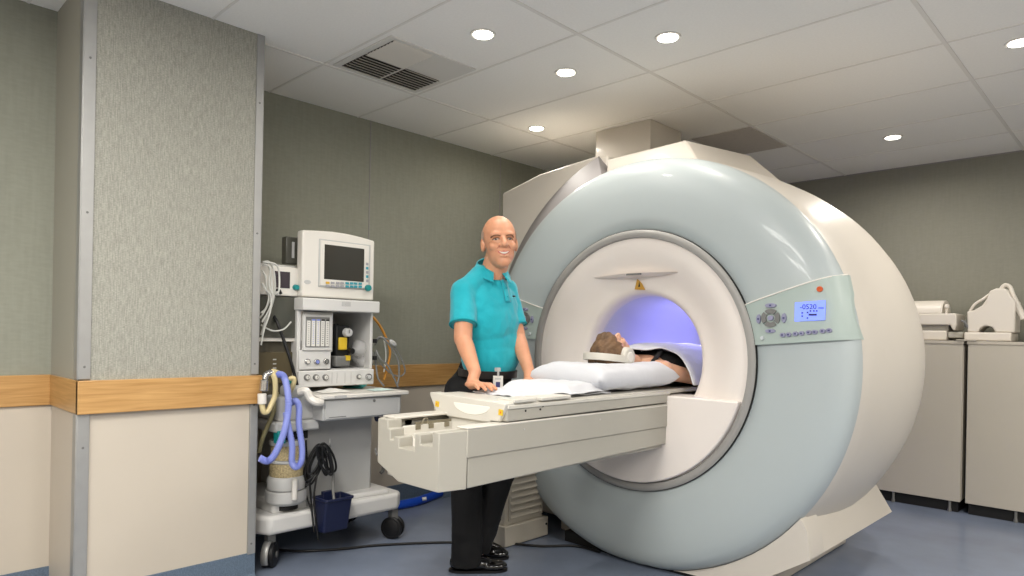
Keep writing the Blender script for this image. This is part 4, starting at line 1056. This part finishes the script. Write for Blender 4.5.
# collar: two wings round the neck, open V at the front
nb = W(491.5,266,3.34); fdir = (Vector((1,0,0))*.75+toCam*.55); fdir.z = 0; fdir.normalize(); ldir = Vector((-fdir.y, fdir.x, 0))
def collar(s):
    def fn(u, v):
        a = PI-u*(PI-.28)            # from the back round to the front opening
        r = .068+.022*v+.004*(1-u)
        q = nb+fdir*(r*math.cos(a)*1.02+.004)+ldir*(s*r*math.sin(a)*(1.05))
        q.z += .050*(1-u)-.034*u-(.040+.016*u)*v
        if u > .8: q += ldir*s*(u-.8)*.10*v+fdir*(u-.8)*.16*v
        return q
    MB().grid(fn, 20, 6).build('collar', M_polo, polo, solid=.003, angle=180)
collar(1); collar(-1)
# placket, buttons and chest emblem laid on the cloth
def onpolo(px, py, off=.003):
    d = ray(px, py).normalized(); ok, loc, nrm, _ = polo.ray_cast(Vector((0,0,HC))-polo_org, d)
    if not ok: return W(px, py, 3.2)
    return loc+polo_org+nrm*off
polo_org = Vector(ORG[MAN.name])
def placket(u, v):
    py = 280+u*22; px = 503.5+u*4.0+(v-.5)*(5.2)
    return onpolo(px, py)
MB().grid(placket, 12, 3).build('placket', M_polo, polo, solid=.003)
for py, px in ((288, 505.2), (297, 506.8)):
    MB().ell(onpolo(px, py, .006), .0045).build('button', M_polod, polo)
e_ = MB(); c_ = onpolo(513, 296.5, .004); e_.ell(c_, (.010,.010,.004), None, 12, 8); e_.build('chest_emblem', M_belt, polo)
# skin showing in the open neck
q = W(513.5, 303, 3.20)
# trousers
t = MB()
t.ell(pelvis+Vector((-.008,0,.005)), (.148,.172,.115), BR, 28, 18); t.cyl(waist+Vector((-.012,0,-.055)), pelvis, .130, .150, 28)
t.ell(W(461, 392, 3.36), (.075,.09,.09)); t.ell(W(476, 392, 3.46), (.08,.09,.09))
t.limb(hipR, .094, knR, .078); t.cyl(knR, W(466.5, 564, 3.39), .078, .078, 24); t.ell(knR, .078)
t.limb(hipL, .094, knL, .084); t.cyl(knL, W(477, 550, 3.46), .080, .066, 24); t.ell(knL, .08)
t.blob(.0065, 5, .5)
for v in t.bm.verts:
    c = v.co; v.co = c+v.normal*(.006*nz(c.x, c.y, c.z*.4, 12)+.005*nz(c.x, c.y, c.z*1.5, 14)*(c.z < .25))
tr = t.build('trousers', M_trou, MAN, angle=180)
# belt
bc = waist+Vector((-.006,0,-.083)); bl = MB()
tl = Matrix.Rotation(math.radians(3), 3, 'Y')
ring = lambda rx, ry, z: [bc+tl@Vector((rx*math.cos(2*PI*k/48), ry*math.sin(2*PI*k/48), z)) for k in range(48)]
bl.loft([ring(.128,.150,-.018), ring(.138,.158,-.018), ring(.138,.158,.018), ring(.128,.150,.018)], True, False)
bl.build('belt', M_belt, MAN, angle=40)
# shoes
def shoe(an, toe, label):
    d = toe-an; d.z = 0; L = d.length; d.normalize(); s = Vector((-d.y, d.x, 0)); R = Matrix((d, s, Vector((0,0,1)))).transposed()
    g0 = Vector((an.x, an.y, 0))
    def q(x, y, z): return g0+d*x+s*y+Vector((0,0,z))
    m = MB()
    m.ell(q(-.03,0,.045), (.050,.040,.042), R); m.ell(q(.06,0,.038), (.085,.043,.035), R); m.ell(q(L-.07,0,.028), (.075,.047,.026), R); m.limb(q(0,0,.05), .038, q(0,0,.10), .040)
    m.limb(q(.01,0,.07), .036, q(.10,0,.040), .032)
    m.blob(.005, 4)
    for v in m.bm.verts: v.co.z = max(v.co.z, .012)
    o = m.build('shoe', M_shoe, MAN, angle=180)
    so = MB(); out = []
    for k_ in range(28):
        a = 2*PI*k_/28; x = math.cos(a); y = math.sin(a)
        xx = (L-.075+.08*x) if x > 0 else (-.028+.055*x)
        out.append(q(xx, .046*y*(1 if x > 0 else .88), 0))
    # order: front half then back half gives a long rounded outline
    so.prism([(v.x, v.y) for v in out], 'z', .001, .013); so.build('sole', M_black, o)
    lc = MB()
    for k_ in range(3): lc.tube([q(.045+.022*k_,-.024,.066-.008*k_), q(.048+.022*k_,0,.076-.009*k_), q(.045+.022*k_,.024,.066-.008*k_)], .0028)
    lc.build('laces', M_black, o)
    return o
gR = at(465, 571, Z=0); tR = at(506.5, 570.5, Z=0); gL = at(479, 557, Z=0); tL = at(508, 558.5, Z=0)
shoe(gR+Vector((0,0,0)), tR, ''); shoe(gL, tL, '')
# badge clipped to the belt
bd = thing('name_badge', 'white name badge with a small photo clipped to the man\'s belt', 'badge', tuple(W(497, 388, 3.2)))
c = W(498, 383, 3.185); n_ = toCam; r_ = rightv
def quad(c, w, h, th, m_, name, par):
    o = MB().hexa([c-r_*w-upZ*h, c+r_*w-upZ*h, c+r_*w-upZ*h-n_*th, c-r_*w-upZ*h-n_*th, c-r_*w+upZ*h, c+r_*w+upZ*h, c+r_*w+upZ*h-n_*th, c-r_*w+upZ*h-n_*th]).build(name, m_, par); return o
upZ = Vector((0,0,1))
quad(c, .0235, .034, .003, M_white, 'card', bd); quad(c+n_*.001-upZ*.008, .010, .013, .002, M_btnd, 'photo', bd); quad(c+n_*.001+upZ*.02, .014, .004, .002, M_lgrey, 'card_header', bd)
MB().tube([c+upZ*.034, c+upZ*.05+n_*.002, c+upZ*.07-r_*.004], .005).box(c.x-.012, c.y-.012, c.z+.055, c.x+.008, c.y+.008, c.z+.072).build('clip', M_lgrey, bd)
# small dark logo stitched on the chest
q = W(512.5, 303, 3.205)
# =====================================================================  THE PATIENT
PT = thing('person', 'brown-haired patient in a black tank top lying on her back, head on the white pillow', 'person', (-2.0, 3.4, .94))
pc = Vector((-1.985, 2.75, 1.122))
pr = Matrix.Rotation(math.radians(-6), 3, 'X')
def Q(x, y, z): return pc+pr@Vector((x, y, z))      # x across, y towards the feet, z up
b = MB()
b.ell(Q(0,-.02,-.008), (.072,.098,.086), pr, 28, 18)
b.ell(Q(0,.055,.015), (.054,.068,.058), pr)
b.ell(Q(0,.105,.030), (.026,.022,.026), pr)
b.limb(Q(0,.015,.068), .011, Q(0,.042,.089), .012); b.ell(Q(0,.046,.080), (.016,.012,.012), pr)
b.ell(Q(0,-.015,.066), (.05,.03,.016), pr)
b.ell(Q(0,.070,.071), (.020,.010,.010), pr); b.ell(Q(0,.084,.068), (.018,.009,.010), pr)
for s in (-1, 1):
    b.ell(Q(s*.030,.032,.052), (.024,.024,.020), pr); b.ell(Q(s*.073,.015,-.012), (.009,.028,.018), pr)
b.limb(Q(0,.06,-.03), .050, Vector((-1.985,2.93,1.055)), .056)
sR, sL = Vector((-1.835,2.99,1.03)), Vector((-2.135,2.99,1.03))
b.limb(sR, .052, sL, .052)
b.ell((-1.985,3.12,1.03), (.155,.20,.085)); b.ell((-1.985,3.38,1.02), (.13,.2,.08)); b.ell((-1.985,3.58,1.02), (.155,.15,.08))
for s, sh in ((1, sR), (-1, sL)):
    el = Vector((-1.985+s*.19, 3.24, .985)); wr = Vector((-1.985+s*.165, 3.46, .985))
    b.limb(sh, .047, el, .036); b.limb(el, .036, wr, .025)
    pal = wr+Vector((-s*.01, .06, -.004)); b.ell(pal, (.035,.05,.016))
    for i in range(4):
        o0 = pal+Vector(((-.026+.0175*i), .04, 0)); b.limb(o0, .0095, o0+Vector((0,.035,.004)), .009); b.limb(o0+Vector((0,.035,.004)), .009, o0+Vector((0,.062-.006*abs(i-1.5),-.004)), .008)
    b.limb(pal+Vector((-s*.03,-.01,0)), .011, pal+Vector((-s*.05,.03,0)), .010)
    h0 = Vector((-1.985+s*.085, 3.62, 1.01)); kn = Vector((-1.985+s*.085, 4.02, 1.02)); an = Vector((-1.985+s*.075, 4.3, .99))
    b.limb(h0, .078, kn, .052); b.limb(kn, .052, an, .036); b.limb(an, .034, an+Vector((0,.04,.06)), .028)
b.blob(.0048, 3)
pbody = b.build('body', M_skin2, PT, angle=180); bpy.context.view_layer.update()
hm = MB(); hm.ell(Q(0,-.032,-.014), (.080,.098,.088), pr, 40, 26)
hm.ell(Q(.01,-.075,-.03), (.062,.052,.055), pr); hm.ell(Q(.045,-.02,-.055), (.05,.09,.04), pr); hm.ell(Q(-.045,-.02,-.055), (.05,.09,.04), pr)
hm.ell(Q(.0,-.055,.045), (.060,.045,.045), pr)
hm.blob(.006, 3)
for v in hm.bm.verts:
    l = pr.transposed()@(v.co-pc); v.co += v.normal*(.0022*math.sin(l.x*260+7*nz(l.x,l.y,l.z,10))+.004*nz(l.x, l.y, l.z, 30))
hm.build('hair', M_hairb, PT, angle=180)
for s in (-1, 1):
    def onp(x, y):
        ok, loc, nrm, _ = pbody.ray_cast(Q(x, y, .3)-Vector(ORG[PT.name]), -pr.col[2])
        return loc+Vector(ORG[PT.name]) if ok else Q(x, y, .06)
    MB().tube([onp(s*.016,.004), onp(s*.028,.000), onp(s*.042,.004)], .0022).build('eyebrow', M_brow, PT); MB().tube([onp(s*.018,.026), onp(s*.03,.029), onp(s*.040,.026)], .0016).build('eyelash', M_brow, PT)
# tank top
tk = MB(); tk.ell((-1.985,3.16,1.035), (.163,.20,.093), None, 28, 18); tk.ell((-1.985,3.36,1.025), (.145,.22,.088), None, 28, 18)
tk.blob(.007, 3)
tk.build('tank_top', M_tank, PT, angle=180)
for s in (-1, 1):
    def st(u, v, s=s):
        a = -.55+u*2.0
        return Vector((-1.985+s*(.085+(v-.5)*.032), 3.035-.083*math.cos(a)*.95+.02, 1.035+.064*math.sin(a)*1.0))
    MB().tube([(-1.985+s*.07,3.10,1.122),(-1.985+s*.085,3.05,1.112),(-1.985+s*.098,2.995,1.088),(-1.985+s*.10,2.955,1.06),(-1.985+s*.10,2.945,1.02)], .012, seg=10).build('shoulder_strap', M_tank, PT, angle=180)
# headphones
hp = thing('headset', 'ivory white ear-muff headset on the lying patient\'s head', 'headset', tuple(Q(0,0,-.03)))
for s in (-1, 1):
    c = Q(s*.088, .012, -.022)
    cup = MB().cyl(c-Vector((s*.020,0,0)), c+Vector((s*.016,0,0)), .049, .046, 32).build('ear_cup', M_tblw, hp, bevel=.008, segs=3)
    MB().cyl(c+Vector((s*.016,0,0)), c+Vector((s*.020,0,0)), .026, .022, 28).build('cup_cap', M_white, cup)
def band(u, v):
    a = PI*u
    x = .104*math.cos(a); y = .015-.175*math.sin(a)**.6
    return Q(x, y-.005, -.054+.034*v)
MB().grid(band, 40, 3).build('headband', M_tblw, hp, solid=.008, bevel=.002)
# blanket from the chest into the bore
def blk(u, v):
    w = (v-.5)*2; st_ = 3.10-.17*(1-sm((w+.1)/.7)); y = st_+u*(4.29-st_)
    x = -1.985+.285*w-.02*math.sin(u*9)*w
    hh = 1.15+.01*math.sin(u*7)-.02*sm((u-.5)*2)-.02*sm((3.12-y)/.15)
    prof = max(0, 1-abs(w)**2.6)
    z = .955+(hh-.955)*prof**.75
    z += .010*nz(x, y, 0, 11)+.005*nz(x, y, 4, 26)
    y -= .06*(w > 0)*w**2*(1-u)
    lim = CZ-math.sqrt(max(0, .335**2-(x-CX)**2))
    return Vector((x, y, max(z, lim+.004)))
cloth(blk, 'blanket', M_sheet, 'white blanket covering the lying patient from the chest down inside the bore', 'blanket', (-1.985,3.6,.95), 60, 40, .008)
# =====================================================================  CAMERA AND VIEW
cam = bpy.data.cameras.new('camera'); cam.sensor_width = 36; cam.lens = 36*F/1024; cam.shift_y = 46/1024; cam.clip_start = .05
co = bpy.data.objects.new('camera', cam); COL.objects.link(co)
fw = Vector((-.698, .716, 0)).normalized()
q = fw.to_track_quat('-Z', 'Y').to_matrix()
co.matrix_world = Matrix.Translation((0,0,HC))@(Matrix.Rotation(-ROLL, 3, fw)@q).to_4x4()
bpy.context.scene.camera = co
w = bpy.data.worlds.new('world'); bpy.context.scene.world = w; w.use_nodes = True
w.node_tree.nodes['Background'].inputs[0].default_value = (.02, .02, .02, 1)
vs = bpy.context.scene.view_settings
vs.view_transform = 'Standard'; vs.look = 'None'; vs.gamma = 1; vs.use_curve_mapping = False; vs.exposure = -.18
